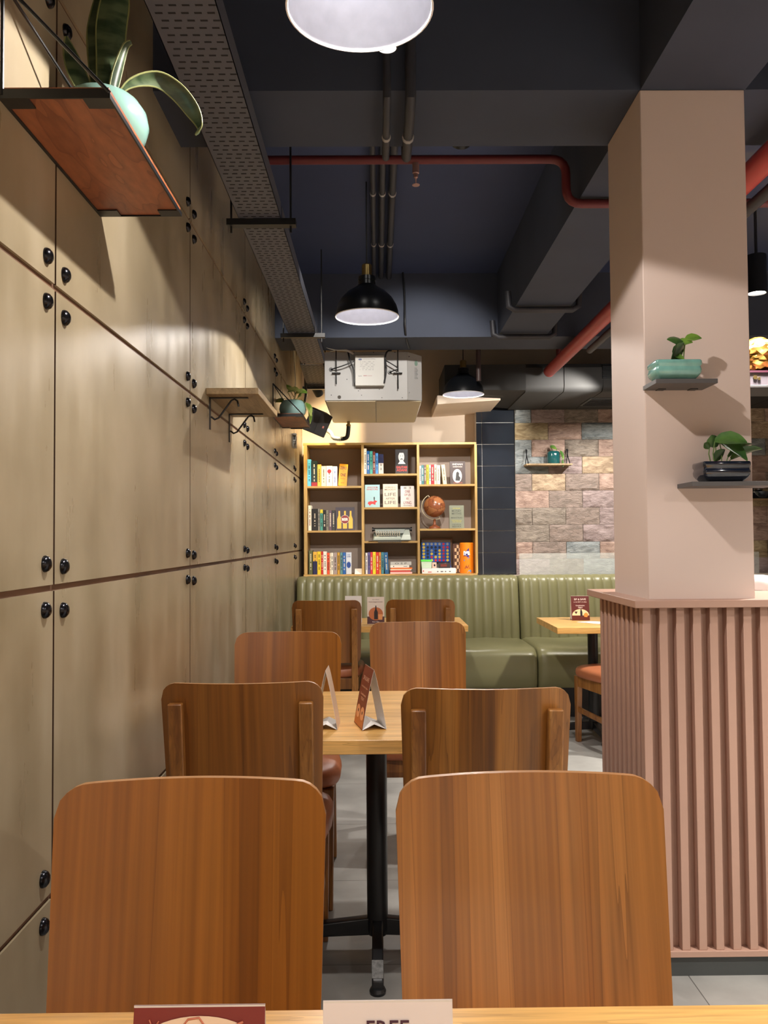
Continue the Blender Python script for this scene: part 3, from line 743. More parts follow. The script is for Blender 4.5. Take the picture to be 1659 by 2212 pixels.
def book_up(X0, X1, Y, shelf, col, what, where, label_col=None, depth=0.13, yo=0.035, lean=0, group=None, word=None, band=None, top=None):
    """a book standing spine outwards; X0,X1,Y measured on the enlarged photograph"""
    D = YBF + yo; x0 = bp(X0, 0, D)[0]; x1 = bp(X1, 0, D)[0] - 0.0008; z0 = SH[shelf]; z1 = bp(840, Y, D)[1]
    t_ = x1-x0; h = z1-z0; c = 0.0012
    o = thing('book', what + ' ' + where, 'book', ((x0+x1)/2, D + depth/2, z0 + (abs(math.sin(R(lean)))*t_/2 if lean else 0)), 0, group)
    hx = t_/2; hy = depth/2
    b = B(); b.box(-hx, -hx+c, -hy, hy, 0, h); b.box(hx-c, hx, -hy, hy, 0, h); b.box(-hx+c, hx-c, -hy, -hy+c, 0, h)
    b.build('cover', SC(*col), o, local=True)
    b = B(); b.box(-hx+c, hx-c, -hy+c, hy-0.003, 0.002, h-0.003); b.build('pages', PAGES, o, local=True)
    if band:
        b = B(); b.box(-hx-0.0002, hx+0.0002, -hy-0.0003, -hy+0.03, h*band[0], h*band[1]); b.build('colour_band', SC(*band[2]), o, local=True)
    lc = label_col or ((30, 30, 30) if sum(col) > 330 else (225, 215, 195))
    b = B(); rr = random.Random(int(X0*7+Y)); z = h*0.10
    if word: text_into(b, word, w=h*0.62, h=t_*0.55, origin=(0, -hy-0.0004, h*0.52), right=(0, 0, -1), up=(1, 0, 0), depth=0.0)
    else:
        wd = min(t_*0.45, 0.009); z = h*0.2
        while z < h*0.84:
            l = rr.uniform(0.004, 0.009); b.box(-wd/2, wd/2, -hy-0.0004, -hy, z, z+l*0.7); z += l + (0.012 if rr.random() < 0.15 else 0.0005)
    b.build('spine_lettering', SC(*lc), o, local=True)
    if lean: o.rotation_euler.y = R(lean)
    return o
def book_face(X0, X1, Y, shelf, col, label, th=0.02, yo=0.05, side=None, tilt=5, lean=0, art=None):
    """a book shown by its front cover, tipped back a little"""
    D = YBF + yo; x0 = bp(X0, 0, D)[0]; x1 = bp(X1, 0, D)[0]; z0 = SH[shelf]; z1 = bp(840, Y, D)[1]
    wd, h = x1-x0, z1-z0; c = 0.0012
    o = thing('book', label, 'book', ((x0+x1)/2, D, z0), 0, 'books shown by their covers')
    b = B(); hx = wd/2
    b.box(-hx, hx, 0, c, 0, h); b.box(-hx, hx, th-c, th, 0, h); b.box(-hx, -hx+c, c, th-c, 0, h)
    b.build('cover', SC(*col), o, local=True)
    b = B(); b.box(-hx+c, hx-0.003, c, th-c, 0.002, h-0.002); b.build('pages', PAGES, o, local=True)
    if art: art(o, wd, h)
    o.rotation_euler = (R(-tilt), R(lean), 0)
    o.location.z += th*math.sin(R(tilt)) + 0.0003 + (abs(math.sin(R(lean)))*hx)
    return o
E = -0.0005
def words_on(o, lines, col, name='lettering'):
    b = B()
    for s, z, wdt, hh in lines: text_into(b, s, w=wdt, h=hh, origin=(0, E, z), depth=0.0003, bold=0.012)
    b.build(name, SC(*col), o, local=True)
def poly_on(o, pts, col, name='cover_picture', y=E): 
    b = B(); b.poly([(p[0], y, p[1]) for p in pts]); return b.build(name, SC(*col), o, local=True)
def ell(cx, cz, rx, rz, n=24): return [(cx+rx*math.cos(2*PI*i/n), cz+rz*math.sin(2*PI*i/n)) for i in range(n)]

# --- top left compartment
G = 'books standing in the bookcase'
W1 = 'on the top left shelf'
book_up(99, 131, 212, 'l0', (90, 185, 222), 'tall sky blue book', 'first on the top left shelf', group=G)
book_up(134, 186, 226, 'l0', (22, 42, 40), 'thick dark green book with white stripes', W1, group=G, band=(0.0, 0.16, (150, 40, 50)))
book_up(188, 221, 258, 'l0', (226, 178, 76), 'mustard yellow book', 'beside the striped dark one on the top left shelf', group=G)
book_up(223, 265, 273, 'l0', (236, 222, 196), 'thick plain cream book', W1, group=G)
o = book_up(267, 322, 272, 'l0', (240, 232, 215), 'thick white book with a red spot on the spine', W1, group=G)
b = B(); b.disc((0, -0.0655, 0.125), 0.017, (0, -1, 0)); b.build('red_spot', SC(190, 40, 50), o, local=True)
book_up(324, 365, 276, 'l0', (222, 226, 236), 'white book with blue lettering', 'beside the orange cover on the top left shelf', label_col=(40, 70, 160), group=G)
def art(o, w, h):
    words_on(o, [('ZERO', h*0.82, w*0.78, h*0.13), ('TO', h*0.68, w*0.14, h*0.04), ('ONE', h*0.50, w*0.62, h*0.14)], (40, 25, 15))
    words_on(o, [('NOTES ON STARTUPS', h*0.33, w*0.55, h*0.03), ('PETER THIEL', h*0.14, w*0.4, h*0.03)], (120, 60, 10), 'small_lettering')
book_face(372, 448, 258, 'l0', (250, 160, 20), 'orange book leaning with its cover reading ZERO ONE', art=art, lean=4, th=0.016)
# --- top middle
W2 = 'on the top middle shelf'
book_up(605, 629, 118, 'm0', (232, 226, 210), 'tall white book with black lettering', W2, group=G)
book_up(631, 655, 140, 'm0', (20, 92, 160), 'deep blue book', 'second on the top middle shelf', group=G)
book_up(657, 683, 142, 'm0', (70, 165, 150), 'teal green book', W2, group=G)
book_up(685, 706, 146, 'm0', (110, 38, 36), 'maroon book', 'between teal and blue ones on the top middle shelf', group=G)
book_up(708, 733, 160, 'm0', (70, 140, 205), 'bright blue book', 'beside the maroon one on the top middle shelf', group=G)
book_up(736, 780, 170, 'm0', (205, 195, 185), 'thick grey book with navy upper half', W2, group=G, band=(0.55, 1.0, (24, 30, 70)))
def art(o, w, h):
    poly_on(o, ell(-0.002, h*0.70, w*0.24, h*0.22), (205, 205, 205))
    poly_on(o, [(w*-0.26, h*0.74), (w*-0.24, h*0.90), (0, h*0.97), (w*0.22, h*0.92), (w*0.24, h*0.76), (w*0.18, h*0.86), (w*-0.16, h*0.86)], (20, 18, 18), 'hair_picture', y=E*1.6)
    poly_on(o, [(w*-0.10, h*0.60), (0, h*0.63), (w*0.11, h*0.60), (w*0.09, h*0.575), (0, h*0.59), (w*-0.09, h*0.575)], (20, 18, 18), 'moustache_picture', y=E*1.6)
    for s in (-1, 1): poly_on(o, ell(s*w*0.09, h*0.73, w*0.04, h*0.012, 10), (30, 28, 28), 'eye_picture', y=E*1.6)
    poly_on(o, [(w*-0.3, h*0.4), (w*-0.14, h*0.52), (w*0.14, h*0.52), (w*0.32, h*0.4)], (225, 225, 225), 'collar_picture', y=E*0.8)
    words_on(o, [('GAUTAM', h*0.27, w*0.86, h*0.10), ('ADANI', h*0.15, w*0.80, h*0.10)], (222, 50, 34))
book_face(886, 998, 128, 'm0', (26, 22, 22), 'dark book with a grey portrait and red lettering on the top middle shelf', art=art, th=0.024)
o = bpy.data.objects['book']  # first one; later ones carry suffixes
# --- top right
W3 = 'on the top right shelf'
for (X0, X1, Y, c, what) in ((1101, 1118, 278, (200, 205, 210), 'thin pale book'), (1119, 1141, 270, (62, 120, 128), 'slate teal book'), (1143, 1161, 268, (120, 92, 80), 'thin brown book'),
    (1163, 1184, 268, (240, 205, 40), 'bright yellow book'), (1186, 1204, 272, (170, 190, 180), 'thin grey green book'), (1206, 1231, 266, (200, 30, 45), 'bright red book'),
    (1233, 1256, 266, (222, 205, 175), 'beige book'), (1258, 1286, 273, (236, 228, 205), 'wide ivory book')):
    book_up(X0, X1, Y, 'r0', c, what, W3, group=G)
book_up(1312, 1345, 268, 'r0', (224, 208, 172), 'leaning cream book', W3, lean=-5.5, group=G)
def art(o, w, h):
    poly_on(o, ell(-0.004, h*0.36, w*0.30, h*0.30), (235, 232, 228))
    poly_on(o, [(w*-0.16, h*0.16), (w*-0.12, h*0.36), (w*-0.10, h*0.50), (0, h*0.56), (w*0.10, h*0.48), (w*0.08, h*0.36), (w*0.18, h*0.28), (w*0.12, h*0.14)], (25, 22, 22), 'silhouette_picture', y=E*1.6)
    words_on(o, [('INDIAN', h*0.87, w*0.66, h*0.08), ('SUPERFOODS', h*0.76, w*0.62, h*0.05)], (225, 215, 205))
    words_on(o, [('THE BESTSELLER', h*0.06, w*0.6, h*0.035)], (190, 90, 70), 'small_lettering')
book_face(1375, 1512, 238, 'r0', (60, 42, 38), 'dark book with a white oval and the word INDIAN', art=art)
# --- middle left
W4 = 'on the middle left shelf'
for (X0, X1, Y, c, what, lc) in ((104, 133, 625, (232, 226, 212), 'tall white book with brown lettering', (120, 60, 30)), (136, 190, 655, (20, 18, 18), 'thick black book', None), (191, 209, 656, (130, 128, 122), 'thin grey book', None),
    (211, 235, 662, (70, 150, 140), 'teal book with yellow top', None), (237, 262, 668, (24, 26, 30), 'black book with white lettering', None), (264, 288, 668, (120, 118, 110), 'stone grey book', None),
    (290, 314, 670, (98, 80, 98), 'dull purple book', None), (316, 344, 670, (52, 54, 58), 'charcoal book', None)):
    book_up(X0, X1, Y, 'l1', c, what, W4, label_col=lc, group=G, band=((0.82, 1.0, (225, 200, 60)) if 'yellow top' in what else None))
def art(o, w, h):
    for sx in (-0.30, 0.0, 0.30):
        cx = sx*w; q = 0.11*w; n_ = 0.045*w
        poly_on(o, [(cx-q, h*0.07), (cx+q, h*0.07), (cx+q, h*0.48), (cx+n_, h*0.64), (cx+n_, h*0.84), (cx-n_, h*0.84), (cx-n_, h*0.64), (cx-q, h*0.48)], (232, 178, 62), 'bottle_picture')
    poly_on(o, ell(0, h*0.47, w*0.235, w*0.235), (190, 190, 180), 'label_ring', y=E*1.4)
    poly_on(o, ell(0, h*0.47, w*0.215, w*0.215), (128, 22, 30), 'round_label', y=E*1.8)
    b = B(); text_into(b, 'BEER', w=w*0.33, h=h*0.12, origin=(0, E*2.4, h*0.47), depth=0.0003, bold=0.03); b.build('lettering', SC(245, 240, 235), o, local=True)
book_face(347, 516, 644, 'l1', (52, 44, 58), 'dark book with three yellow bottles and the word BEER', art=art, th=0.02)
# --- middle column, second compartment
def art(o, w, h):
    words_on(o, [('ADVICE FROM', h*0.88, w*0.7, h*0.06), ('INVESTORS', h*0.79, w*0.74, h*0.07)], (200, 70, 60))
    poly_on(o, [(-w*0.32, h*0.14), (-w*0.28, h*0.24), (-w*0.10, h*0.27), (w*0.05, h*0.25), (w*0.18, h*0.31), (w*0.34, h*0.26), (w*0.22, h*0.20), (w*0.20, h*0.10), (w*0.12, h*0.12), (w*0.02, h*0.15), (-w*0.1, h*0.13), (-w*0.18, h*0.06), (-w*0.24, h*0.13)], (205, 44, 44), 'red_animal_picture')
    poly_on(o, [(w*0.10, h*0.29), (w*0.08, h*0.42), (w*0.12, h*0.48), (w*0.17, h*0.42), (w*0.15, h*0.29)], (30, 30, 40), 'rider_picture')
book_face(612, 744, 443, 'm1', (160, 198, 205), 'pale blue book with a red animal on its cover', art=art)
book_face(773, 905, 438, 'm1', (222, 206, 186), 'cream book with its cover reading LIFE AFTER LIFE', art=lambda o, w, h: (words_on(o, [('RAYMOND A.', h*0.86, w*0.72, h*0.045), ('MOODY', h*0.76, w*0.76, h*0.07)], (140, 118, 100)), words_on(o, [('LIFE', h*0.55, w*0.78, h*0.14), ('AFTER', h*0.37, w*0.64, h*0.085), ('LIFE', h*0.20, w*0.78, h*0.14)], (130, 122, 112), 'title')))
book_face(931, 1052, 457, 'm1', (215, 205, 198), 'off white book with dark red words ONE OF US IS LYING', art=lambda o, w, h: (words_on(o, [('ONE', h*0.74, w*0.36, h*0.13), ('OF US', h*0.58, w*0.46, h*0.11), ('IS', h*0.40, w*0.16, h*0.10), ('LYING', h*0.20, w*0.56, h*0.14)], (130, 30, 40)), words_on(o, [('III   II', h*0.91, w*0.5, h*0.10), ('KAREN M. MCMANUS', h*0.07, w*0.62, h*0.045)], (50, 44, 44), 'small_lettering')))
# --- globe compartment
x, z = bp(1238, 640, 7.0); zb_ = SH['r1']
g = thing('desk_globe', 'antique brown desk globe in a curved arm on the right middle shelf', 'globe', (x, 7.0, zb_))
rg = 97/K*7.0/F; zc = z
b = B(); b.lathe([(rg*math.sin(PI*i/20)+0.0002, -rg*math.cos(PI*i/20)) for i in range(21)], (x, 7.0, zc), seg=40)
gm, ngt, gb = nodes('antique_globe_map'); n_ = ngt.nodes.new('ShaderNodeTexNoise'); n_.inputs['Scale'].default_value = 14; n_.inputs['Detail'].default_value = 6
tc = ngt.nodes.new('ShaderNodeTexCoord'); ngt.links.new(tc.outputs['Object'], n_.inputs['Vector'])
rr_ = ramp(ngt, [(0.0, (0.24, 0.075, 0.03)), (0.50, (0.27, 0.085, 0.035)), (0.515, (0.08, 0.025, 0.012)), (0.53, (0.36, 0.14, 0.055)), (1, (0.42, 0.18, 0.07))]); ngt.links.new(n_.outputs['Fac'], rr_.inputs[0]); ngt.links.new(rr_.outputs[0], gb.inputs['Base Color']); gb.inputs['Roughness'].default_value = 0.25
b.build('ball', gm, g, smooth=60)
b = B(); ra = rg*1.16; pts = [(x + ra*math.cos(a), 7.0, zc + ra*math.sin(a)) for a in [R(q) for q in range(118, 302, 8)]]
for p0, p1 in zip(pts, pts[1:]):
    c0 = Vector((x, 7.0, zc)); d0 = (Vector(p0)-c0).normalized(); d1 = (Vector(p1)-c0).normalized(); w_ = 0.006
    b.hexa([Vector(p0)-Vector((0,w_,0)), Vector(p1)-Vector((0,w_,0)), Vector(p1)+Vector((0,w_,0)), Vector(p0)+Vector((0,w_,0)), Vector(p0)-Vector((0,w_,0))+d0*0.005, Vector(p1)-Vector((0,w_,0))+d1*0.005, Vector(p1)+Vector((0,w_,0))+d1*0.005, Vector(p0)+Vector((0,w_,0))+d0*0.005])
b.tube([pts[0], (x + ra*0.2*math.cos(R(118)), 7.0, zc + ra*0.2*math.sin(R(118)))], 0.002, 6)
b.tube([pts[-1], (x + ra*0.2*math.cos(R(298)), 7.0, zc + ra*0.2*math.sin(R(298)))], 0.002, 6)
b.build('meridian_arm', mat('aged_ivory_scale', (0.55, 0.5, 0.34), 0.35, 0.3), g, smooth=30)
b = B(); zt_ = zc - ra
b.lathe([(0.001, 0), (0.048, 0), (0.05, 0.006), (0.044, 0.016), (0.022, 0.027), (0.012, 0.036), (0.009, zt_-zb_-0.012), (0.013, zt_-zb_-0.004), (0.006, zt_-zb_+0.002), (0.001, zt_-zb_+0.002)], (x, 7.0, zb_), seg=28)
b.build('base', REDW, g, smooth=50)
book_face(1365, 1496, 634, 'r1', (128, 132, 112), 'grey green book with its cover reading MONEY MYTHS', art=lambda o, w, h: (words_on(o, [('MONEY', h*0.76, w*0.66, h*0.09), ('MYTHS', h*0.64, w*0.66, h*0.09), ('MANTRAS', h*0.46, w*0.76, h*0.06), ('DEVINA', h*0.15, w*0.62, h*0.055), ('MEHRA', h*0.07, w*0.62, h*0.055)], (84, 88, 76)), words_on(o, [('BESTSELLER', h*0.87, w*0.5, h*0.035), ('THE ESSENTIAL', h*0.34, w*0.7, h*0.03), ('GUIDE', h*0.28, w*0.6, h*0.03)], (200, 190, 70), 'small_lettering')))
# --- lower left
W5 = 'on the bottom left shelf'
for (X0, X1, Y, c, what, lc, bd) in ((108, 141, 1028, (92, 98, 62), 'olive grey book', None, None), (146, 182, 1040, (226, 178, 70), 'yellow book with navy lower half', None, (0.0, 0.58, (32, 34, 84))), (184, 216, 1038, (236, 200, 40), 'yellow book with black lettering', None, None),
    (218, 235, 1038, (196, 40, 40), 'thin red book', None, None), (237, 268, 1038, (238, 234, 224), 'wide white book', None, None), (270, 292, 1050, (226, 84, 48), 'orange red book', None, None),
    (294, 305, 1052, (230, 214, 188), 'very thin cream book', None, None), (306, 326, 1050, (232, 228, 214), 'narrow white book', None, None), (328, 360, 1048, (160, 146, 146), 'mauve grey book', None, None),
    (362, 385, 1048, (196, 150, 52), 'ochre book', None, None), (387, 410, 1048, (90, 140, 150), 'dusty teal book', None, None), (412, 436, 1048, (34, 96, 176), 'royal blue book', None, None)):
    book_up(X0, X1, Y, 'l2', c, what, W5, label_col=lc, group=G, band=bd)
def art(o, w, h):
    pts = []
    for i in range(22):
        a = 2*PI*i/22; q = (0.42 if i % 2 else 0.30)
        pts.append((q*w*1.1*math.cos(a), h*0.42 + q*w*1.7*math.sin(a)))
    poly_on(o, pts, (30, 70, 150), 'splash_picture'); words_on(o, [('THE', h*0.88, w*0.5, h*0.05), ('GAME', h*0.80, w*0.7, h*0.05)], (60, 90, 150))
book_face(439, 487, 1048, 'l2', (208, 216, 226), 'white book with a blue splash ending the bottom left row', art=art, th=0.03, tilt=1)
x, z = bp(556, 1230, 6.93)
t = thing('paper_note', 'folded white paper slip on the bottom left shelf end', 'paper', (x, 6.93, SH['l2']))
b = B(); b.box(x-0.029, x+0.029, 6.905, 6.97, SH['l2']+0.0003, SH['l2']+0.0015); b.hexa([(x-0.029, 6.905, SH['l2']+0.0015), (x+0.029, 6.905, SH['l2']+0.0015), (x+0.029, 6.97, SH['l2']+0.0015), (x-0.029, 6.97, SH['l2']+0.0015), (x-0.029, 6.905, SH['l2']+0.003), (x+0.029, 6.905, SH['l2']+0.003), (x+0.029, 6.97, SH['l2']+0.045), (x-0.029, 6.97, SH['l2']+0.045)]); b.build('folded_sheet', PAPER, t)
# --- lower middle
W6 = 'on the bottom middle shelf'
for (X0, X1, Y, c, what, lc, wd) in ((613, 632, 1052, (232, 230, 226), 'first white book', None, None), (634, 655, 1048, (104, 92, 150), 'violet book', None, None), (657, 676, 1046, (208, 50, 70), 'rose red book', None, None), (678, 705, 1045, (238, 212, 40), 'yellow book lettered HOOKED', None, 'HOOKED'),
    (707, 732, 1048, (208, 48, 40), 'scarlet book', None, None), (734, 751, 1048, (226, 140, 50), 'amber book', None, None), (753, 777, 1048, (66, 130, 142), 'sea green book', None, None)):
    book_up(X0, X1, Y, 'm3', c, what, W6, label_col=lc, word=wd, group=G)
book_up(786, 822, 1050, 'm3', (36, 96, 146), 'leaning dark blue book', W6, lean=-3, group=G)
zc_ = SH['m3']
for (X0, X1, th, c, what) in ((832, 1028, 0.016, (236, 190, 190), 'pink white paperback at the bottom of the flat pile'), (833, 1012, 0.013, (200, 60, 50), 'red paperback in the flat pile'), (832, 1022, 0.010, (232, 214, 190), 'cream paperback in the flat pile above the red one'), (836, 1030, 0.012, (232, 120, 50), 'orange paperback in the middle of the flat pile'),
                          (834, 1002, 0.021, (236, 232, 222), 'white paperback near the top of the flat pile'), (835, 1022, 0.028, (190, 190, 186), 'thick grey book on top of the flat pile')):
    D = YBF + 0.04; x0, x1 = bp(X0, 0, D)[0], bp(X1, 0, D)[0]
    o = thing('book', what, 'book', ((x0+x1)/2, D + 0.06, zc_), 0, 'books lying in a flat pile'); hx = (x1-x0)/2; c_ = 0.001
    b = B(); b.box(-hx, hx, -0.06, 0.06, 0, c_); b.box(-hx, hx, -0.06, 0.06, th-c_, th-0.0003); b.box(-hx, hx, -0.06, -0.06+c_, c_, th-c_); b.build('cover', SC(*c), o, local=True)
    b = B(); b.box(-hx+0.002, hx-0.002, -0.06+c_, 0.058, c_, th-c_); b.build('pages', PAGES, o, local=True)
    if th > 0.02:
        b = B()
        if th > 0.025: text_into(b, 'O S P', w=0.1, h=0.014, origin=(0, -0.0604, th*0.5), depth=0.0)
        else: b.box(-hx*0.7, -hx*0.6, -0.0604, -0.06, th*0.3, th*0.7); b.box(hx*0.4, hx*0.8, -0.0604, -0.06, th*0.42, th*0.58)
        b.build('spine_lettering', SC(35, 30, 30), o, local=True)
    zc_ += th
# --- typewriter
z0 = SH['m2']; xl, xr = bp(648, 0)[0], bp(1030, 0)[0]; xc = (xl+xr)/2
t = thing('typewriter', 'grey portable typewriter with pale keys on the middle shelf', 'typewriter', (xc, 6.99, z0))
TG = mat('typewriter_grey_green', (0.20, 0.23, 0.20), 0.4); TL = mat('typewriter_pale', (0.55, 0.62, 0.55), 0.4); TB = mat('typewriter_black', (0.02, 0.02, 0.022), 0.35)
x0, x1 = bp(676, 0)[0], bp(1026, 0)[0]
b = B(); b.hexa([(x0, 6.90, z0+0.004), (x1, 6.90, z0+0.004), (x1, 7.14, z0+0.004), (x0, 7.14, z0+0.004), (x0+0.008, 6.905, z0+0.028), (x1-0.004, 6.905, z0+0.028), (x1-0.004, 7.14, z0+0.075), (x0+0.008, 7.14, z0+0.075)]); b.build('body', TG, t, bevel=0.006, seg=3)
b = B(); b.hexa([(x0+0.012, 6.902, z0+0.01), (x1-0.09, 6.902, z0+0.01), (x1-0.09, 6.925, z0+0.01), (x0+0.012, 6.925, z0+0.01), (x0+0.015, 6.898, z0+0.034), (x1-0.09, 6.898, z0+0.034), (x1-0.09, 6.92, z0+0.036), (x0+0.015, 6.92, z0+0.036)]); b.build('front_bar', TL, t, bevel=0.003)
b = B(); b.hexa([(x1-0.095, 6.90, z0+0.005), (x1-0.004, 6.90, z0+0.005), (x1-0.004, 7.10, z0+0.005), (x1-0.06, 7.10, z0+0.005), (x1-0.075, 6.905, z0+0.05), (x1-0.012, 6.905, z0+0.05), (x1-0.012, 7.10, z0+0.105), (x1-0.045, 7.10, z0+0.105)]); b.build('side_housing', TL, t, bevel=0.006, seg=3, label='pale green side housing')
b = B(); b.hexa([(x0+0.02, 7.03, z0+0.06), (x1-0.05, 7.03, z0+0.06), (x1-0.05, 7.13, z0+0.07), (x0+0.02, 7.13, z0+0.07), (x0+0.02, 7.04, z0+0.10), (x1-0.05, 7.04, z0+0.10), (x1-0.05, 7.12, z0+0.112), (x0+0.02, 7.12, z0+0.112)]); b.build('carriage', TG, t, bevel=0.004)
b = B(); b.tube([(x0+0.005, 7.08, z0+0.098), (x1+0.002, 7.08, z0+0.098)], 0.013, 16); b.build('platen', TB, t, smooth=40)
for xx in (x0+0.002, x1+0.004):
    b = B(); b.tube([(xx-0.006, 7.08, z0+0.098), (xx+0.006, 7.08, z0+0.098)], 0.018, 16); b.build('platen_knob', TB, t, smooth=40)
for r_ in range(4):
    yy = 6.935 + r_*0.022; zz = z0 + 0.038 + r_*0.012
    nk = 11; xa = x0 + 0.032 + (3-r_)*0.004 - 0.006*(r_ % 2); xb = x1 - 0.10
    for i in range(nk):
        X = xa + (xb-xa)*i/(nk-1)
        b = B(); b.lathe([(0.002, -0.012), (0.002, 0.0), (0.0062, 0.001), (0.0066, 0.004), (0.0055, 0.005), (0.0005, 0.0045)], (X, yy, zz+0.004), seg=10, m=0); b.build('key', mat('ivory_key', (0.66, 0.58, 0.45), 0.35), t, smooth=50)
b = B(); b.box(x0+0.06, x1-0.12, 6.926, 6.934, z0+0.036, z0+0.042); b.build('space_bar', TB, t, bevel=0.001)
b = B(); b.prism([(bp(640, 0)[0], 6.885, z0+0.0005), (bp(1000, 0)[0], 6.885, z0+0.0005), (bp(1000, 0)[0], 7.15, z0+0.0005), (bp(670, 0)[0], 7.15, z0+0.0005)], (0, 0, 0.0028))
for i in range(26):
    X = bp(725, 0)[0] + i*0.0075; b.hexa([(X, 6.885, z0-0.012-0.006*math.sin(i*1.7)), (X+0.005, 6.885, z0-0.012), (X+0.005, 6.888, z0-0.012), (X, 6.888, z0-0.012), (X, 6.884, z0+0.002), (X+0.006, 6.884, z0+0.002), (X+0.006, 6.8875, z0+0.002), (X, 6.8875, z0+0.002)])
tag(b.build('fringed_mat', mat('grey_cloth', (0.10, 0.095, 0.08), 0.8)), 'dark fringed cloth under the typewriter hanging over the shelf edge', 'cloth')
# --- games
D = 6.97; x0, x1 = bp(1116, 0, D)[0], bp(1375, 0, D)[0]; z0 = SH['r2']
t = thing('flat_game_box', 'flat white game box on the bottom right shelf', 'box', ((x0+x1)/2, 6.99, z0))
xa, xb = bp(1115, 0, 6.93)[0], bp(1418, 0, 6.93)[0]; zt_ = bp(1200, 1193, 6.93)[1]
b = B(); b.box(xa, xb, 6.925, 7.07, z0, zt_); b.build('carton', SC(236, 234, 232), t, bevel=0.001)
b = B(); b.disc((xa+0.012, 6.9247, (z0+zt_)/2), 0.0055, (0, -1, 0)); b.box(xa+0.05, xa+0.08, 6.9244, 6.9249, z0+0.01, z0+0.016); b.build('red_emblem', SC(200, 70, 50), t)
b = B()
for xx, w_ in ((0.125, 0.012), (0.155, 0.022), (0.19, 0.012), (0.225, 0.014)): b.box(xa+xx, xa+xx+w_, 6.9244, 6.9249, z0+0.013, z0+0.021)
b.build('small_print', SC(90, 90, 95), t)
t = thing('board_game_box', 'grey game box with a brown frame edge leaning behind the blue game', 'box', ((x0+x1)/2, 7.16, z0))
xa, xb = bp(1112, 0, 7.14)[0], bp(1388, 0, 7.14)[0]; zz = bp(1200, 925, 7.14)[1]
b = B(); b.box(xa, xb, 7.14, 7.18, z0, zz); b.build('carton', SC(150, 140, 130), t, bevel=0.001)
b = B(); b.box(xa, xb, 7.136, 7.1395, zz-0.012, zz); b.box(xb-0.014, xb, 7.136, 7.1395, z0, zz-0.012); b.build('brown_edge', SC(120, 80, 50), t)
t = thing('four_in_a_row_game', 'blue upright four in a row game full of yellow and red discs', 'board game', ((x0+x1)/2, 7.1, z0))
D = 7.10; BL = SC(18, 90, 190); xa, xb = bp(1115, 0, D)[0], bp(1362, 0, D)[0]; za, zb2 = bp(1200, 1135, D)[1], bp(1200, 962, D)[1]
b = B(); b.box(xa, xb, 7.095, 7.101, za, zb2); b.box(xa, xb, 7.111, 7.117, za, zb2); b.box(xa-0.004, xa, 7.08, 7.13, z0, zb2+0.002); b.box(xb, xb+0.004, 7.08, 7.13, z0, zb2+0.002); b.build('rack', BL, t, bevel=0.001, seg=1)
b = B(); b.hexa([(xa-0.01, 7.07, z0), (xa+0.008, 7.07, z0), (xa+0.008, 7.13, z0), (xa-0.01, 7.13, z0), (xa-0.004, 7.09, za), (xa, 7.09, za), (xa, 7.12, za), (xa-0.004, 7.12, za)]); b.hexa([(xb-0.008, 7.07, z0), (xb+0.02, 7.07, z0), (xb+0.02, 7.13, z0), (xb-0.008, 7.13, z0), (xb, 7.09, za), (xb+0.006, 7.09, za), (xb+0.004, 7.12, za), (xb, 7.12, za)]); b.build('side_foot', BL, t)
rows = ['YWWWWRW', 'YDDDDRR', 'YDWDYRY', 'YDYDYRY', 'YDRYYRY', 'YDYRRRY']
cc = {'Y': SC(240, 205, 70), 'R': SC(200, 40, 60), 'W': SC(150, 155, 160), 'D': SC(12, 25, 50)}
for i, rw in enumerate(rows):
    for j, ch in enumerate(rw):
        X = xa + (xb-xa)*(j+0.5)/7; Z = zb2 - (zb2-za)*(i+0.5)/6
        b = B(); b.disc((X, 7.0948, Z), 0.0112, (0, -1, 0), seg=16, h=0.0015); b.build('disc' if ch in 'YR' else 'open_hole', cc[ch], t)
zt2 = bp(1200, 1193, 6.93)[1]
t = thing('plastic_tub', 'small clear plastic tub with a light green lid on the white box', 'container', (bp(1158, 0, 6.95)[0], 6.98, zt2))
xa, xb = bp(1108, 0, 6.95)[0], bp(1204, 0, 6.95)[0]; zl = bp(1200, 1133, 6.95)[1]; zm = bp(1200, 1116, 6.95)[1]
b = B(); b.hexa([(xa+0.004, 6.95, zt2), (xb-0.004, 6.95, zt2), (xb-0.004, 7.03, zt2), (xa+0.004, 7.03, zt2), (xa, 6.945, zl), (xb, 6.945, zl), (xb, 7.035, zl), (xa, 7.035, zl)]); b.build('tub', SC(205, 225, 200), t, bevel=0.004)
b = B(); b.box(xa-0.002, xb+0.002, 6.943, 7.037, zl, zm); b.build('lid', SC(100, 230, 90), t, bevel=0.003, label='light green lid')
t = thing('card_pack', 'small pink and black pack beside the green lidded tub', 'box', (bp(1225, 0, 6.95)[0], 6.98, zt2))
xa, xb = bp(1206, 0, 6.95)[0], bp(1246, 0, 6.95)[0]; zm = bp(1200, 1140, 6.95)[1]
b = B(); b.box(xa, xb, 6.95, 7.0, zt2, zm); b.build('carton', SC(225, 190, 170), t, bevel=0.003)
b = B(); b.disc(((xa+xb)/2+0.002, 6.9495, (zt2+zm)/2), (0.007, 0.010), (0, -1, 0)); b.build('dark_patch', SC(40, 30, 40), t)
t = thing('clear_case', 'clear dark plastic case of game pieces on the white box', 'container', (bp(1318, 0, 6.95)[0], 6.98, zt2))
xa, xb = bp(1266, 0, 6.95)[0], bp(1370, 0, 6.95)[0]; zm = bp(1200, 1143, 6.95)[1]
b = B(); b.box(xa, xb, 6.95, 7.04, zt2, zm); b.build('case', mat('smoky_plastic', (0.05, 0.045, 0.045), 0.12, coat=0.5), t, bevel=0.004)
b = B(); b.box(xa+0.015, xb-0.03, 6.9492, 6.9499, zt2+0.012, zm-0.012); b.build('pieces', SC(120, 50, 40), t)
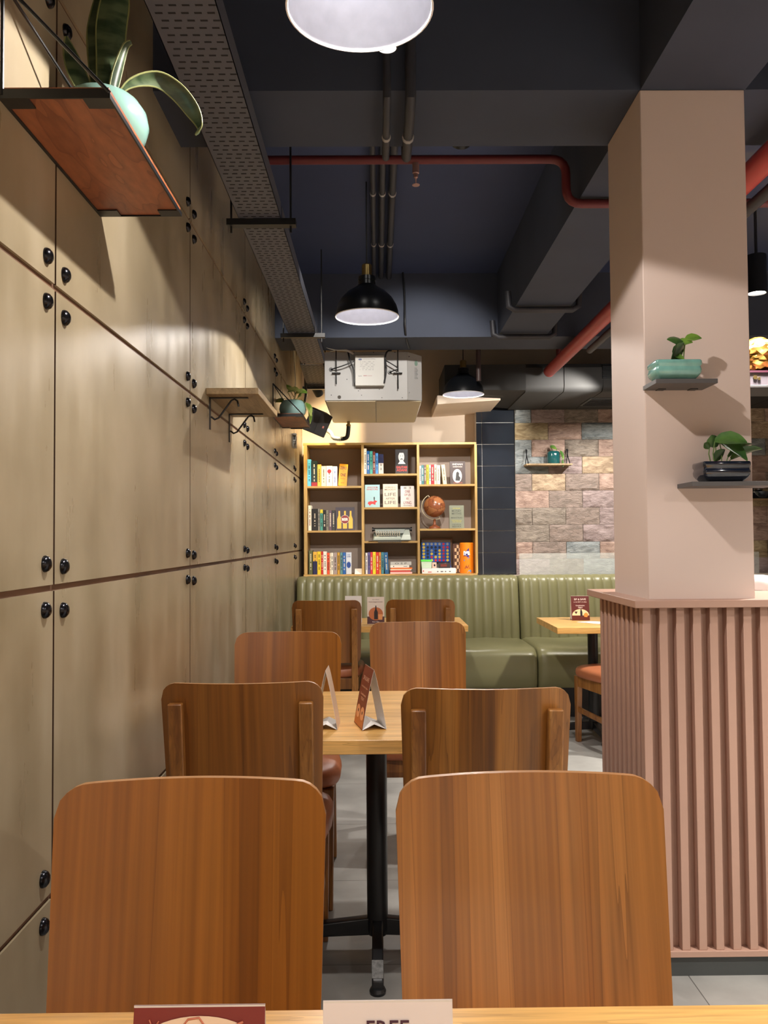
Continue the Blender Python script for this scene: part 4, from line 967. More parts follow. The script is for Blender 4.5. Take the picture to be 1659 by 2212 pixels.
t = thing('chess_board', 'folded brown and cream chess board standing on the bottom right shelf', 'chess board', (bp(1422, 0, 7.0)[0], 7.04, z0))
xa, xb = bp(1393, 0, 7.0)[0], bp(1452, 0, 7.0)[0]; zt2 = bp(1200, 975, 7.0)[1]
b = B(); b.box(xa, xb+0.02, 7.0, 7.03, z0, zt2); b.build('frame', SC(84, 52, 38), t, bevel=0.002)
n8 = 8
for i in range(n8):
    for j in range(3):
        X = xa + 0.014 + j*0.0175; Z = z0 + 0.008 + (zt2-z0-0.016)*i/n8; H_ = (zt2-z0-0.016)/n8
        if (i+j) % 2 == 0:
            b = B(); b.box(X, X+0.0173, 6.9993, 7.0, Z, Z+H_-0.0003); b.build('light_square', SC(215, 180, 140), t)
t = thing('block_game_tube', 'orange cylinder game package at the right end of the bottom right shelf', 'package', (bp(1515, 0, 6.99)[0], 6.99, z0))
xc, rr2 = bp(1515, 0, 6.99)[0], 62/K*6.99/F; zt2 = bp(1200, 965, 6.99)[1]; h_ = zt2 - z0
b = B(); b.lathe([(0.001, 0), (rr2, 0), (rr2*1.01, 0.006), (rr2, h_*0.5), (rr2*1.01, h_-0.006), (rr2*0.9, h_), (0.001, h_)], (xc, 6.99, z0), seg=36); b.build('tube', SC(245, 135, 20), t, smooth=40)
def wrap(b, pts, rr, cy=6.99):   # flat drawing laid round the tube; u in metres from the front centre line
    vs = [b.bm.verts.new((xc + rr*math.sin(u/rr), cy - rr*math.cos(u/rr), z0 + v)) for u, v in pts]
    b._f(vs)
b = B(); wrap(b, [(-0.028+0.002*i, h_*0.55 + 0.006*math.sin(i*0.3)) for i in range(22)] + [(0.014-0.002*i, h_*0.83 - 0.012*(i/21)**0.5*0 - 0.002*i) for i in range(22)], rr2*1.035); b.build('violet_patch', SC(60, 50, 130), t)
b = B(); text_into(b, 'nga', w=0.052, h=0.05, origin=(xc-0.006, 6.99-rr2*1.04-0.0035, z0+h_*0.63), depth=0.0, bold=0.04); b.build('lettering', SC(248, 246, 248), t)
b = B(); wrap(b, [(-0.03, h_*0.44), (0.0, h_*0.49), (0.018, h_*0.54), (0.018, h_*0.50), (0.0, h_*0.44), (-0.03, h_*0.39)], rr2*1.02); b.build('blue_stripe', SC(40, 120, 190), t)
b = B(); wrap(b, [(-0.004, 0.004), (0.03, 0.004), (0.034, 0.022), (0.026, 0.03), (0.008, 0.024)], rr2*1.02); b.build('blue_label', SC(50, 150, 215), t)
b = B()
for k_ in range(7): wrap(b, [(-0.022+0.006*k_, h_*0.14+0.01*(k_ % 3)), (-0.016+0.006*k_, h_*0.15+0.012*(k_ % 2)), (-0.017+0.006*k_, h_*0.2+0.014*(k_ % 3)), (-0.023+0.006*k_, h_*0.19+0.013*(k_ % 2))], rr2*1.02)
b.build('printed_pattern', SC(150, 70, 40), t)

# ================================================================== plants and shelves
def leaf(parent, pts, widths, m, fold=0.25, side=(1, 0, 0), name='leaf', twist=0.0, th=0.0012):
    """a leaf blade along pts (root-local), V-folded, with a real thickness"""
    pts = [Vector(p) for p in pts]; n = len(pts)
    # smooth the path
    P, W = [], []
    for i in range(n-1):
        p0, p1, p2, p3 = pts[max(i-1, 0)], pts[i], pts[i+1], pts[min(i+2, n-1)]
        for s in range(5):
            u = s/5; P.append(0.5*((2*p1) + (p2-p0)*u + (2*p0-5*p1+4*p2-p3)*u*u + (3*p1-p0-3*p2+p3)*u**3)); W.append(widths[i]*(1-u) + widths[i+1]*u)
    P.append(pts[-1]); W.append(widths[-1])
    b = B(); rows = []; sd = Vector(side).normalized()
    for i, p in enumerate(P):
        t_ = (P[min(i+1, len(P)-1)] - P[max(i-1, 0)]).normalized()
        s_ = (sd - t_*sd.dot(t_)).normalized(); nn = t_.cross(s_)
        if twist: q = Matrix.Rotation(twist*i/len(P), 3, t_); s_ = q @ s_; nn = q @ nn
        w_ = max(W[i], 0.0004)/2
        rows.append([(p - s_*w_ + nn*fold*w_), (p - s_*w_*0.5 + nn*fold*w_*0.35), p, (p + s_*w_*0.5 + nn*fold*w_*0.35), (p + s_*w_ + nn*fold*w_)])
        rows[-1] = [(q_, nn) for q_ in rows[-1]]
    T = [[b.bm.verts.new(q_ + nn*th/2) for q_, nn in r] for r in rows]; U = [[b.bm.verts.new(q_ - nn*th/2) for q_, nn in r] for r in rows]
    for a, c in zip(T, T[1:]):
        for k_ in range(4): b._f([a[k_], a[k_+1], c[k_+1], c[k_]])
    for a, c in zip(U, U[1:]):
        for k_ in range(4): b._f([a[k_], c[k_], c[k_+1], a[k_+1]])
    for i in range(len(T)-1):
        b._f([T[i][0], T[i+1][0], U[i+1][0], U[i][0]]); b._f([T[i][4], U[i][4], U[i+1][4], T[i+1][4]])
    for r in (0, -1):
        for k_ in range(4): b._f([T[r][k_], T[r][k_+1], U[r][k_+1], U[r][k_]])
    return b.build(name, m, parent, local=True, smooth=45)
def heart(parent, stem, tip_dir, L_, m, ms, nrm=(1, 0, 0), wmax=0.55):
    """stalk + pointed oval leaf; stem = list of points, tip_dir = where the blade goes"""
    b = B(); b.tube(stem, 0.0016, 6); b.build('stalk', ms, parent, local=True, smooth=50)
    p = Vector(stem[-1]); d = Vector(tip_dir).normalized()*L_; g_ = Vector((0, 0, -1))
    pts = [p + d*f + g_*L_*0.28*f*f for f in (0, 0.2, 0.45, 0.7, 0.9, 1.0)]
    leaf(parent, pts, [L_*q*wmax for q in (0.25, 0.85, 1.0, 0.72, 0.3, 0.02)], m, fold=0.3, side=nrm)

SNAKE = leaf_mat('snake_plant_leaf', (0.018, 0.036, 0.014), (0.06, 0.085, 0.04), stripes=1)
SNEDGE = mat('snake_plant_margin', (0.15, 0.16, 0.055), 0.5)
POTHOS = leaf_mat('pothos_leaf', (0.045, 0.12, 0.018), (0.14, 0.26, 0.035))
POTHV = leaf_mat('variegated_pothos_leaf', (0.12, 0.22, 0.03), (0.45, 0.50, 0.16))
DARKL = leaf_mat('dark_leaf', (0.02, 0.055, 0.014), (0.05, 0.12, 0.025))
STALK = mat('green_stalk', (0.10, 0.17, 0.04), 0.5)

def frame_shelf(y0, y1, label, z=2.006):
    """board in a flat black steel frame held by a rod triangle at its near end"""
    xo = -0.457
    t = thing('hanging_wall_shelf', label, 'shelf', (XL, (y0+y1)/2, z), 0, 'framed wooden wall shelves')
    b = B(); b.box(XL+0.003, xo-0.003, y0+0.003, y1-0.003, z+0.002, z+0.02); b.build('board', REDW, t, bevel=0.001)
    b = B(); q = 0.006
    b.box(XL+0.0005, XL+q, y0, y1, z-0.001, z+0.012); b.box(xo-0.003, xo, y0, y1, z-0.001, z+0.008); b.box(XL+q, xo-0.003, y0, y0+0.003, z-0.001, z+0.016); b.box(XL+q, xo-0.003, y1-0.003, y1, z-0.001, z+0.008)
    for yy in (y0+0.003, y1-0.033-0.003):
        for xx in (XL+q, xo-0.003-0.045): b.box(xx, xx+0.045, yy, yy+0.033, z-0.001, z+0.002)
    b.build('steel_frame', BLACK, t)
    b = B(); b.tube([(xo-0.002, y0+0.002, z+0.01), (XL+0.006, y0+0.002, z+0.206)], 0.0035, 8); b.tube([(XL+0.006, y0+0.002, z+0.206), (XL+0.006, y0+0.002, z+0.005)], 0.0035, 8); b.tube([(XL+0.006, y0+0.002, z+0.206), (-0.535, y1-0.02, z+0.02)], 0.003, 8)
    b.build('support_rods', BLACK, t, smooth=40)
    return t
frame_shelf(1.42, 1.95, 'large reddish wooden shelf in a black frame high on the wall nearest the camera')
frame_shelf(5.165, 5.72, 'small framed wooden shelf far along the cement wall below the black speaker')
def round_pot(parent, c, r, h, m, squat=0.78):
    b = B(); prof = [(0.001, 0), (r*0.55, 0), (r*0.72, h*0.06), (r*0.93, h*0.28), (r, h*0.5), (r*0.95, h*0.74), (r*0.80, h*0.93), (r*0.70, h), (r*0.64, h*0.985), (r*0.66, h*0.88), (0.001, h*0.86)]
    b.lathe(prof, c, seg=36); return b.build('pot', m, parent, local=True, smooth=50)
# near: snake plant
t = thing('potted_snake_plant', 'snake plant with a drooping leaf in a mint green pot on the near wall shelf', 'potted plant', (-0.548, 1.66, 2.0265))
round_pot(t, (0, 0, 0), 0.09, 0.105, MINT)
b = B(); b.lathe([(0.001, 0.094), (0.062, 0.092)], seg=24); b.build('soil', SOIL, t, local=True)
b = B(); b.tube([(-0.07, -0.085, 0.0), (-0.068, -0.09, 0.012), (-0.05, -0.09, 0.014), (-0.035, -0.088, 0.0)], 0.002, 6); b.build('handle_loop', BRASS, t, local=True, smooth=50)
def snake(pts, ws, **kw):
    o = leaf(t, pts, ws, SNAKE, fold=0.35, **kw)
    return o
def rim(pts, ws, side, sgn): 
    pass
leafs = [([(0.0, 0.0, 0.09), (0.01, 0.01, 0.19), (0.012, 0.015, 0.27), (0.02, 0.02, 0.34), (0.022, 0.02, 0.405)], [0.022, 0.05, 0.058, 0.05, 0.006], (1, 0.4, 0)),
         ([(-0.01, 0.02, 0.09), (-0.015, 0.03, 0.18), (-0.02, 0.04, 0.28), (-0.02, 0.05, 0.385)], [0.02, 0.044, 0.05, 0.005], (1, 0.3, 0)),
         ([(-0.02, -0.01, 0.09), (-0.045, -0.01, 0.15), (-0.065, 0.0, 0.20), (-0.075, 0.0, 0.235)], [0.016, 0.036, 0.028, 0.004], (1, 0.5, 0)),
         ([(0.015, 0.0, 0.09), (0.028, 0.0, 0.15), (0.045, 0.0, 0.21), (0.055, 0.005, 0.225)], [0.014, 0.022, 0.014, 0.008], (0.6, 1, 0)),
         ([(0.015, 0.0, 0.09), (0.035, 0.04, 0.16), (0.078, 0.09, 0.200), (0.118, 0.12, 0.190), (0.152, 0.14, 0.155), (0.168, 0.14, 0.118), (0.156, 0.14, 0.100)], [0.014, 0.022, 0.032, 0.036, 0.034, 0.018, 0.004], (0.5, -0.6, 0.75))]
for pts, ws, sd in leafs:
    o = leaf(t, pts, ws, SNAKE, fold=0.35, side=sd, th=0.0022)
    for sgn in (-1, 1):   # pale margins
        P = [Vector(p) for p in pts]; E_ = []
        for i, p in enumerate(P):
            tt_ = (P[min(i+1, len(P)-1)] - P[max(i-1, 0)]).normalized(); s_ = Vector(sd).normalized(); s_ = (s_ - tt_*s_.dot(tt_)).normalized(); nn = tt_.cross(s_)
            E_.append(p + s_*sgn*ws[i]/2 + nn*0.35*ws[i]/2)
        Q = []
        for i in range(len(E_)-1):
            p0, p1, p2, p3 = E_[max(i-1, 0)], E_[i], E_[i+1], E_[min(i+2, len(E_)-1)]
            for s in range(5):
                u = s/5; Q.append(0.5*((2*p1) + (p2-p0)*u + (2*p0-5*p1+4*p2-p3)*u*u + (3*p1-p0-3*p2+p3)*u**3))
        Q.append(E_[-1]); b = B(); b.tube(Q, 0.0019, 6); b.bm.transform(Matrix.Identity(4)); b.build('leaf_margin', SNEDGE, o, local=True, smooth=50)
# far: pothos
t = thing('potted_pothos', 'trailing green plant in a round turquoise pot on the far wall shelf', 'potted plant', (-0.545, 5.40, 2.0265))
round_pot(t, (0, 0, 0), 0.088, 0.115, mat('sky_glaze', (0.36, 0.62, 0.62), 0.2, coat=0.5))
b = B(); b.lathe([(0.001, 0.10), (0.055, 0.10)], seg=24); b.build('soil', SOIL, t, local=True)
rp = random.Random(5)
for (st, d, L_) in (([(0, 0, 0.1), (0.01, -0.01, 0.14), (0.02, -0.02, 0.16)], (0.6, -0.2, 0.15), 0.085), ([(0, 0, 0.1), (-0.02, -0.01, 0.15), (-0.03, -0.02, 0.17)], (0.7, -0.3, 0.2), 0.09), ([(0, 0, 0.1), (-0.04, 0, 0.13), (-0.06, 0, 0.13)], (-0.5, -0.3, -0.1), 0.07),
                   ([(0.02, 0, 0.1), (0.06, 0, 0.12), (0.085, -0.01, 0.10)], (0.3, -0.2, -0.6), 0.08), ([(0.03, 0, 0.1), (0.075, 0.02, 0.10), (0.10, 0.02, 0.06)], (0.1, 0, -0.8), 0.075), ([(0, 0.02, 0.1), (0.02, 0.02, 0.16), (0.0, 0.02, 0.19)], (-0.4, 0, 0.5), 0.07), ([(0, 0, 0.1), (0.03, -0.02, 0.12)], (0.3, -0.6, 0.3), 0.08)):
    heart(t, st, d, L_, POTHV, STALK, nrm=(0.2, 0.8, 0.6), wmax=0.85)
# bracketed ash shelf
z1 = 1.795
t = thing('bracket_shelf', 'empty pale wooden shelf on two scrolled black brackets on the cement wall', 'shelf', (XL, 3.45, z1))
b = B(); b.box(XL+0.001, -0.450, 3.16, 3.76, z1, z1+0.024); b.build('board', PALEW, t, bevel=0.0015)
for yy in (3.235, 3.66):
    b = B(); b.box(XL, XL+0.004, yy-0.008, yy+0.008, z1-0.125, z1-0.001); b.box(XL, XL+0.15, yy-0.008, yy+0.008, z1-0.0045, z1-0.0005)
    sp = [(XL+0.006, yy, z1-0.075), (XL+0.02, yy, z1-0.086), (XL+0.035, yy, z1-0.08), (XL+0.085, yy, z1-0.012), (XL+0.097, yy, z1-0.0065), (XL+0.108, yy, z1-0.014), (XL+0.113, yy, z1-0.036)]
    b.tube(sp, 0.0038, 8); b.build('scrolled_bracket', BLACK, t, smooth=40)

# shelves on the pillar
def bonsai_pot(parent, x0, x1, y0, y1, z0, z1, m):
    b = B(); cx, cy, hx, hy = (x0+x1)/2, (y0+y1)/2, (x1-x0)/2, (y1-y0)/2; h = z1-z0
    prof = [(0.72, 0.02), (0.80, 0.10), (0.90, 0.22), (0.975, 0.36), (0.99, 0.50), (0.965, 0.62), (0.955, 0.68), (1.0, 0.76), (1.0, 0.92), (0.985, 0.97), (0.96, 1.0), (0.90, 1.0), (0.88, 0.95), (0.87, 0.85)]
    ringsets = []
    seg = 8
    for k_, f in prof:
        ax, ay = hx - (1-k_)*hx*0.9, hy - (1-k_)*hx*0.9; ring = []
        r = min(0.008, ax*0.5)
        for (sx, sy, a0) in ((1, 1, 0), (-1, 1, 90), (-1, -1, 180), (1, -1, 270)):
            for q in range(4):
                a = R(a0 + q*30); ring.append(b.bm.verts.new((cx + sx*(ax-r) + r*math.cos(a), cy + sy*(ay-r) + r*math.sin(a), z0 + f*h)))
        ringsets.append(ring)
    for a, c in zip(ringsets, ringsets[1:]):
        for i in range(16): b._f([a[i], a[(i+1) % 16], c[(i+1) % 16], c[i]])
    b._f(ringsets[0][::-1])
    b._f(ringsets[-1])
    o = b.build('pot', m, parent, smooth=45)
    b = B(); b.box(x0+0.022, cx-0.022, y0+0.016, y1-0.016, z0, z0+0.022*h/0.06); b.box(cx+0.022, x1-0.022, y0+0.016, y1-0.016, z0, z0+0.022*h/0.06)
    b.build('foot', PAPER if m is TURQ else m, parent)
    b = B(); b.box(x0+0.014, x1-0.014, y0+0.014, y1-0.014, z0+h*0.8, z0+h*0.90); b.build('soil', SOIL, parent)
SHG = mat('grey_wood_shelf', (0.085, 0.08, 0.082), 0.5)
YS = 2.295; ya = 2.409
zA = at(1480, 818, YS)[1]; xA0, xA1 = at(1417, 822, YS)[0], at(1551, 822, YS)[0]
t = thing('floating_shelf', 'upper grey floating shelf on the pillar', 'shelf', ((xA0+xA1)/2, ya, zA-0.0125))
b = B(); b.box(xA0, xA1, YS, ya, zA-0.0125, zA); b.build('board', SHG, t, bevel=0.0008)
b = B()
for xx in (xA0+0.035, xA1-0.045): b.box(xx, xx+0.022, ya-0.03, ya-0.004, zA-0.0145, zA-0.0126)
b.build('fixing_plates', BLACK, t)
px0, px1 = at(1418, 800, 2.30)[0], at(1518, 800, 2.30)[0]; zp = at(1460, 776, 2.30)[1]
t = thing('potted_pothos', 'turquoise rectangular pot with a small curling plant on the upper pillar shelf', 'potted plant', ((px0+px1)/2, 2.34, zA))
bonsai_pot(t, px0, px1, 2.298, 2.385, zA, zp, TURQ)
cx = (px0+px1)/2; zr = zp-0.006 - zA
for (st, d, L_, nr) in (([(-0.012, 0, zr), (-0.004, 0, zr+0.03), (0.006, 0, zr+0.055)], (0.8, -0.1, 0.35), 0.05, (0.3, 0.6, 0.9)), ([(0.0, 0, zr), (0.004, 0, zr+0.02)], (0.3, -0.3, 0.9), 0.06, (1, 0.3, 0)), ([(0.02, 0.0, zr), (0.012, 0, zr+0.018), (0.0, 0, zr+0.026)], (0.6, -0.2, -0.2), 0.03, (0.2, 0.5, 1)),
                   ([(0.026, 0, zr), (0.027, 0, zr+0.03), (0.028, 0, zr+0.065)], (-0.9, -0.15, 0.35), 0.055, (0.1, 0.6, 0.8)), ([(0.026, 0.003, zr), (0.03, 0.003, zr+0.04), (0.034, 0.003, zr+0.07)], (0.9, 0, 0.35), 0.05, (0.2, 0.6, 0.9)), ([(0.02, 0, zr+0.06), (0.022, 0, zr+0.06)], (-0.55, -0.1, -0.75), 0.06, (0.8, 0.5, -0.3))):
    heart(t, st, d, L_, DARKL if L_ > 0.05 else POTHOS, STALK, nrm=nr, wmax=0.6)
zB = at(1540, 1040, YS)[1]; xB0 = at(1495, 1045, YS)[0]; xB1 = xB0 + 0.25
t = thing('floating_shelf', 'lower grey floating shelf on the pillar reaching past its right edge', 'shelf', ((xB0+xB1)/2, ya, zB-0.0125))
b = B(); b.box(xB0, xB1, YS, ya, zB-0.0125, zB); b.build('board', SHG, t, bevel=0.0008)
px0, px1 = at(1528, 1010, 2.30)[0], at(1624, 1010, 2.30)[0]; px0 = at(1520, 1010, 2.30)[0]; zp = at(1560, 996, 2.30)[1]
t = thing('potted_pothos', 'glossy black rectangular pot with a leafy plant on the lower pillar shelf', 'potted plant', ((px0+px1)/2, 2.34, zB))
bonsai_pot(t, px0, px1, 2.298, 2.39, zB, zp, NAVYG)
zr = zp - 0.006 - zB
for (st, d, L_, nr, wm) in (([(-0.02, 0, zr), (-0.024, 0, zr+0.03), (-0.018, 0, zr+0.066)], (0.55, -0.3, 0.1), 0.085, (0.7, 0.6, 0.8), 0.7), ([(-0.03, 0, zr), (-0.036, 0, zr+0.03), (-0.034, 0, zr+0.045)], (-0.4, -0.2, 0.5), 0.03, (1, 0, 0.5), 0.7), ([(-0.025, 0, zr), (-0.02, 0, zr+0.01)], (0.45, -0.1, 0.75), 0.055, (1, 0, 0), 0.5),
                       ([(0.0, 0, zr), (0.0, 0, zr+0.035), (-0.006, 0, zr+0.07)], (0.5, -0.4, -0.35), 0.085, (0.8, 0.5, 0.5), 0.62), ([(0.01, 0, zr), (0.018, 0, zr+0.02)], (0.8, -0.1, 0.75), 0.09, (0.5, 0.7, -0.2), 0.42), ([(0.016, 0, zr), (0.026, 0, zr+0.015)], (0.95, -0.2, 0.62), 0.10, (0.5, 0.7, -0.4), 0.42), ([(-0.01, 0.01, zr), (-0.012, 0.01, zr+0.05)], (-0.15, 0, 0.6), 0.05, (1, 0, 0), 0.8)):
    heart(t, st, d, L_, DARKL if L_ < 0.07 else leaf_mat('mid_leaf', (0.03, 0.085, 0.018), (0.07, 0.16, 0.03)), STALK, nrm=nr, wmax=wm)

# small shelf on the stone wall
D = 6.98; x0, x1 = at(1137, 1004, D)[0], at(1237, 1004, D)[0]; zS = at(1190, 1001, D)[1]
t = thing('wire_bracket_shelf', 'thin wooden shelf with black wire loops on the stone wall', 'shelf', ((x0+x1)/2, 7.1, zS))
b = B(); b.box(x0, x1, D, 7.112, zS-0.014, zS); b.build('board', PALEW, t, bevel=0.001)
for xx in (x0+0.022, x1-0.018):
    b = B(); b.tube([(xx, D+0.005, zS-0.016), (xx-0.004, 7.05, zS+0.06), (xx-0.006, 7.09, zS+0.125), (xx-0.002, 7.10, zS+0.135), (xx+0.004, 7.09, zS+0.125), (xx-0.012, 7.08, zS+0.0)], 0.0045, 6); b.build('wire_loop', BLACK, t, smooth=40)
xp = at(1196, 980, 7.04)[0]
t = thing('potted_cutting', 'dark teal round jar with two drooping leaves on the stone wall shelf', 'potted plant', (xp, 7.045, zS))
b = B(); b.lathe([(0.001, 0), (0.050, 0), (0.055, 0.008), (0.056, 0.09), (0.052, 0.10), (0.044, 0.108), (0.040, 0.102), (0.001, 0.09)], seg=28); b.build('jar', TEALG, t, local=True, smooth=40)
heart(t, [(0, 0, 0.09), (-0.015, 0, 0.13), (-0.03, 0, 0.15)], (0.9, -0.2, -0.2), 0.06, POTHOS, STALK, nrm=(0.3, 0.6, 0.8), wmax=0.7)
heart(t, [(0.01, 0, 0.09), (0.03, -0.02, 0.13), (0.05, -0.03, 0.11)], (0.3, -0.3, -0.8), 0.07, POTHOS, STALK, nrm=(0.8, 0.5, 0), wmax=0.55)
heart(t, [(0.02, 0, 0.09), (0.05, -0.04, 0.06), (0.06, -0.055, 0.03)], (0.1, 0, -0.9), 0.05, DARKL, STALK, nrm=(0.8, 0.5, 0), wmax=0.55)

# ================================================================== cards
def arch_card(name, label, x, y, z, w, h, depth, rz, front, inner=PAPER, art=None, group='tent cards on the tables'):
    """folded tent card: two bowed faces meeting at the top, a pleated base between"""
    t = thing(name, label, 'table card', (x, y, z), rz, group)
    def side(sg):
        pts = []
        for i in range(13):
            f = i/12; pts.append((sg*depth/2*(1-f)**0.85 if f < 1 else 0, h*f))
        return pts
    for sg, nm in ((-1, 'front_face'), (1, 'back_face')):
        b = B(); P = side(sg); th = 0.0006
        V = [[b.bm.verts.new((sx*w/2, yy + q, zz)) for sx in (-1, 1) for q in (0, th*-sg)] for yy, zz in P]
        for a, c in zip(V, V[1:]):
            b.mi = 0; b._f([a[0], a[2], c[2], c[0]]); b.mi = 1; b._f([a[1], c[1], c[3], a[3]]); b._f([a[0], c[0], c[1], a[1]]); b._f([a[2], a[3], c[3], c[2]])
        b._f(V[-1]) if False else None
        b.build(nm, [front, inner], t, local=True, smooth=30)
    b = B(); q = depth/2 - 0.001
    b.poly([(-w/2, -q, 0.001), (w/2, -q, 0.001), (w/2, 0, 0.016), (-w/2, 0, 0.016)]); b.poly([(-w/2, 0, 0.016), (w/2, 0, 0.016), (w/2, q, 0.001), (-w/2, q, 0.001)])
    o = b.build('pleated_base', inner, t, local=True); md = o.modifiers.new('thick', 'SOLIDIFY'); md.thickness = 0.0006
    if art: art(t, w, h, depth)
    return t
def card_plane(w, h, depth):
    """origin & axes of the front face: returns fn (u,v)->point just in front"""
    def f(u, v, off=0.0006):
        y = -depth/2*max(0.0, 1 - v/h)**0.85; e = 1e-3; y2 = -depth/2*(max(0.0, 1 - (v+e)/h))**0.85
        tz = Vector((0, y2-y, e)).normalized(); n = Vector((1,0,0)).cross(tz)
        return Vector((u, y, v)) + n*off
    return f
def art_text(t, f, s, v, w_, h_, col, name='lettering', off=0.0009, u=0):
    b = B(); text_into(b, s, w=w_, h=h_, origin=(0, 0, 0), right=(1,0,0), up=(0,1,0), depth=0, bold=0.01)
    for q in b.bm.verts: q.co = f(q.co.x + u, v + q.co.y, off)
    b.build(name, SC(*col), t, local=True)
def art_poly(t, f, pts, col, name, off=0.0007):
    b = B(); c = Vector((sum(p[0] for p in pts)/len(pts), sum(p[1] for p in pts)/len(pts)))
    vs = [b.bm.verts.new(f(p[0], p[1], off)) for p in pts]; k_ = b.bm.verts.new(f(c[0], c[1], off))
    for i in range(len(vs)): b._f([vs[i], vs[(i+1) % len(vs)], k_])
    b.build(name, SC(*col), t, local=True)
ZT = 0.7102
MAROON = SC(126, 44, 38); CREAMP = SC(236, 214, 190); WINE = SC(92, 34, 28); BROWNP = SC(128, 58, 34)
# near cards on the near table
D = 0.62
x0, z_ = at(290, 2172, D); x1 = at(573, 2174, D)[0]; zt_ = z_
def art(t, w, h, dp):
    f = card_plane(w, h, dp)
    art_poly(t, f, [(w*0.46*math.cos(a), h - 0.007 - w*0.22 + w*0.22*math.sin(a)) for a in [R(q) for q in range(0, 181, 9)]] + [(-w*0.46, h*0.4), (w*0.46, h*0.4)], (238, 208, 178), 'cream_arch', 0.0006)
    ln = (205, 120, 92); hh = h*0.985
    # reclining line figure with a glass: head, body, raised arm, leg
    z9 = h - 0.012
    def stroke(pts, r_, nm):
        b = B(); b.tube([f(u, v, 0.001) for u, v in pts], r_, 6); b.build(nm, SC(*ln), t, local=True, smooth=50)
    stroke([(-0.012, z9-0.002), (-0.008, z9+0.003), (0.0, z9+0.004), (0.004, z9-0.001), (0.001, z9-0.006), (-0.006, z9-0.007), (-0.012, z9-0.002)], 0.0007, 'drawn_head')
    stroke([(-0.030, z9), (-0.022, z9-0.006), (-0.012, z9-0.011), (-0.002, z9-0.010), (0.01, z9-0.013), (0.020, z9-0.004), (0.032, z9+0.001)], 0.0009, 'drawn_body')
    stroke([(-0.002, z9-0.010), (0.006, z9-0.006), (0.015, z9-0.009), (0.014, z9-0.018)], 0.0008, 'drawn_knee')
    stroke([(-0.036, z9+0.003), (-0.033, z9-0.003), (-0.029, z9+0.002)], 0.0006, 'drawn_glass')
    stroke([(-0.016, z9-0.018), (-0.006, z9-0.0155), (0.008, z9-0.0155), (0.018, z9-0.019)], 0.0008, 'drawn_saucer')
arch_card('tent_card', 'dark red card with a drawn reclining figure on the near table', (x0+x1)/2, D+0.0, ZT, x1-x0, zt_-ZT, 0.05, 0, MAROON, art=art)
x0, z_ = at(698, 2162, D); x1 = at(977, 2162, D)[0]
def art(t, w, h, dp):
    f = card_plane(w, h, dp); art_text(t, f, 'FREE', h-0.0185, 0.031, 0.0115, (70, 30, 50))
arch_card('tent_card', 'pale card reading FREE on the near table at the bottom edge', (x0+x1)/2, D, ZT, x1-x0, z_-ZT, 0.05, 0, mat('card_blush', (0.80, 0.70, 0.66), 0.5), art=art)
# red tent card in the middle, turned side-on
def art_red(t, w, h, dp):
    f = card_plane(w, h, dp)
    art_text(t, f, 'SIP & SAVE', h*0.80, w*0.62, h*0.07, (245, 190, 160))
    art_text(t, f, 'on the best of coffee', h*0.66, w*0.66, h*0.035, (235, 180, 150), 'small_lettering')
    art_text(t, f, 'Complimentary', h*0.53, w*0.6, h*0.05, (245, 190, 160), 'script_lettering')
    art_text(t, f, 'TREAT', h*0.46, w*0.36, h*0.05, (245, 190, 160), 'bold_lettering')
    art_poly(t, f, [(-w*0.47, 0.003), (w*0.47, 0.003), (w*0.47, h*0.2), (-w*0.47, h*0.2)], (196, 116, 50), 'brown_panel', 0.0006)
    for u in (-0.22, 0.22):
        art_poly(t, f, [(u*w + w*0.2*math.cos(a), h*0.24 + h*0.11*math.sin(a)) for a in [2*PI*i/16 for i in range(16)]], (236, 170, 120), 'drink_picture', 0.0007)
        art_poly(t, f, [(u*w + w*0.05*math.cos(a), h*0.25 + h*0.03*math.sin(a)) for a in [2*PI*i/10 for i in range(10)]], (60, 30, 20), 'dark_drink_picture', 0.0008)
xa, _ = at(799, 1546, 2.36)
arch_card('tent_card', 'red tent card turned side on, standing on the middle table', xa, 2.385, ZT, 0.115, 0.166, 0.070, R(-77), BROWNP, art=art_red)
xa, _ = at(706, 1546, 2.36)
arch_card('tent_card', 'white folded tent card half hidden behind the left chair on the middle table', xa, 2.385, ZT, 0.10, 0.164, 0.066, R(-92), CREAMP)
# wine card on the far table
def art_wine(t, w, h, dp):
    f = card_plane(w, h, dp)
    art_poly(t, f, [(-w*0.5, 0.002), (w*0.5, 0.002), (w*0.5, h*0.28), (-w*0.5, h*0.28)], (84, 50, 54), 'dark_panel', 0.0005)
    art_poly(t, f, [(w*0.42*math.cos(a), h*0.38 + h*0.24*math.sin(a)) for a in [2*PI*i/20 for i in range(20)]], (198, 112, 62), 'orange_glow_picture', 0.0007)
    art_poly(t, f, [(-w*0.1, h*0.18), (w*0.12, h*0.18), (w*0.12, h*0.44), (w*0.05, h*0.54), (w*0.03, h*0.68), (-w*0.02, h*0.68), (-w*0.04, h*0.54), (-w*0.1, h*0.44)], (36, 16, 14), 'bottle_picture', 0.0009)
    art_poly(t, f, [(w*0.16, h*0.16), (w*0.38, h*0.16), (w*0.4, h*0.36), (w*0.14, h*0.36)], (230, 160, 100), 'glass_picture', 0.0009)
    art_text(t, f, 'Festive Indulgent Cocktails', h*0.81, w*0.8, h*0.045, (110, 60, 60)); art_text(t, f, 'NOW SERVING', h*0.90, w*0.4, h*0.025, (110, 80, 80), 'small_lettering')
    art_text(t, f, 'Raise a Glass', h*0.09, w*0.4, h*0.04, (235, 225, 225), 'bottom_lettering')
x0, z_ = at(793, 1290, 5.2); x1 = at(830, 1290, 5.2)[0]
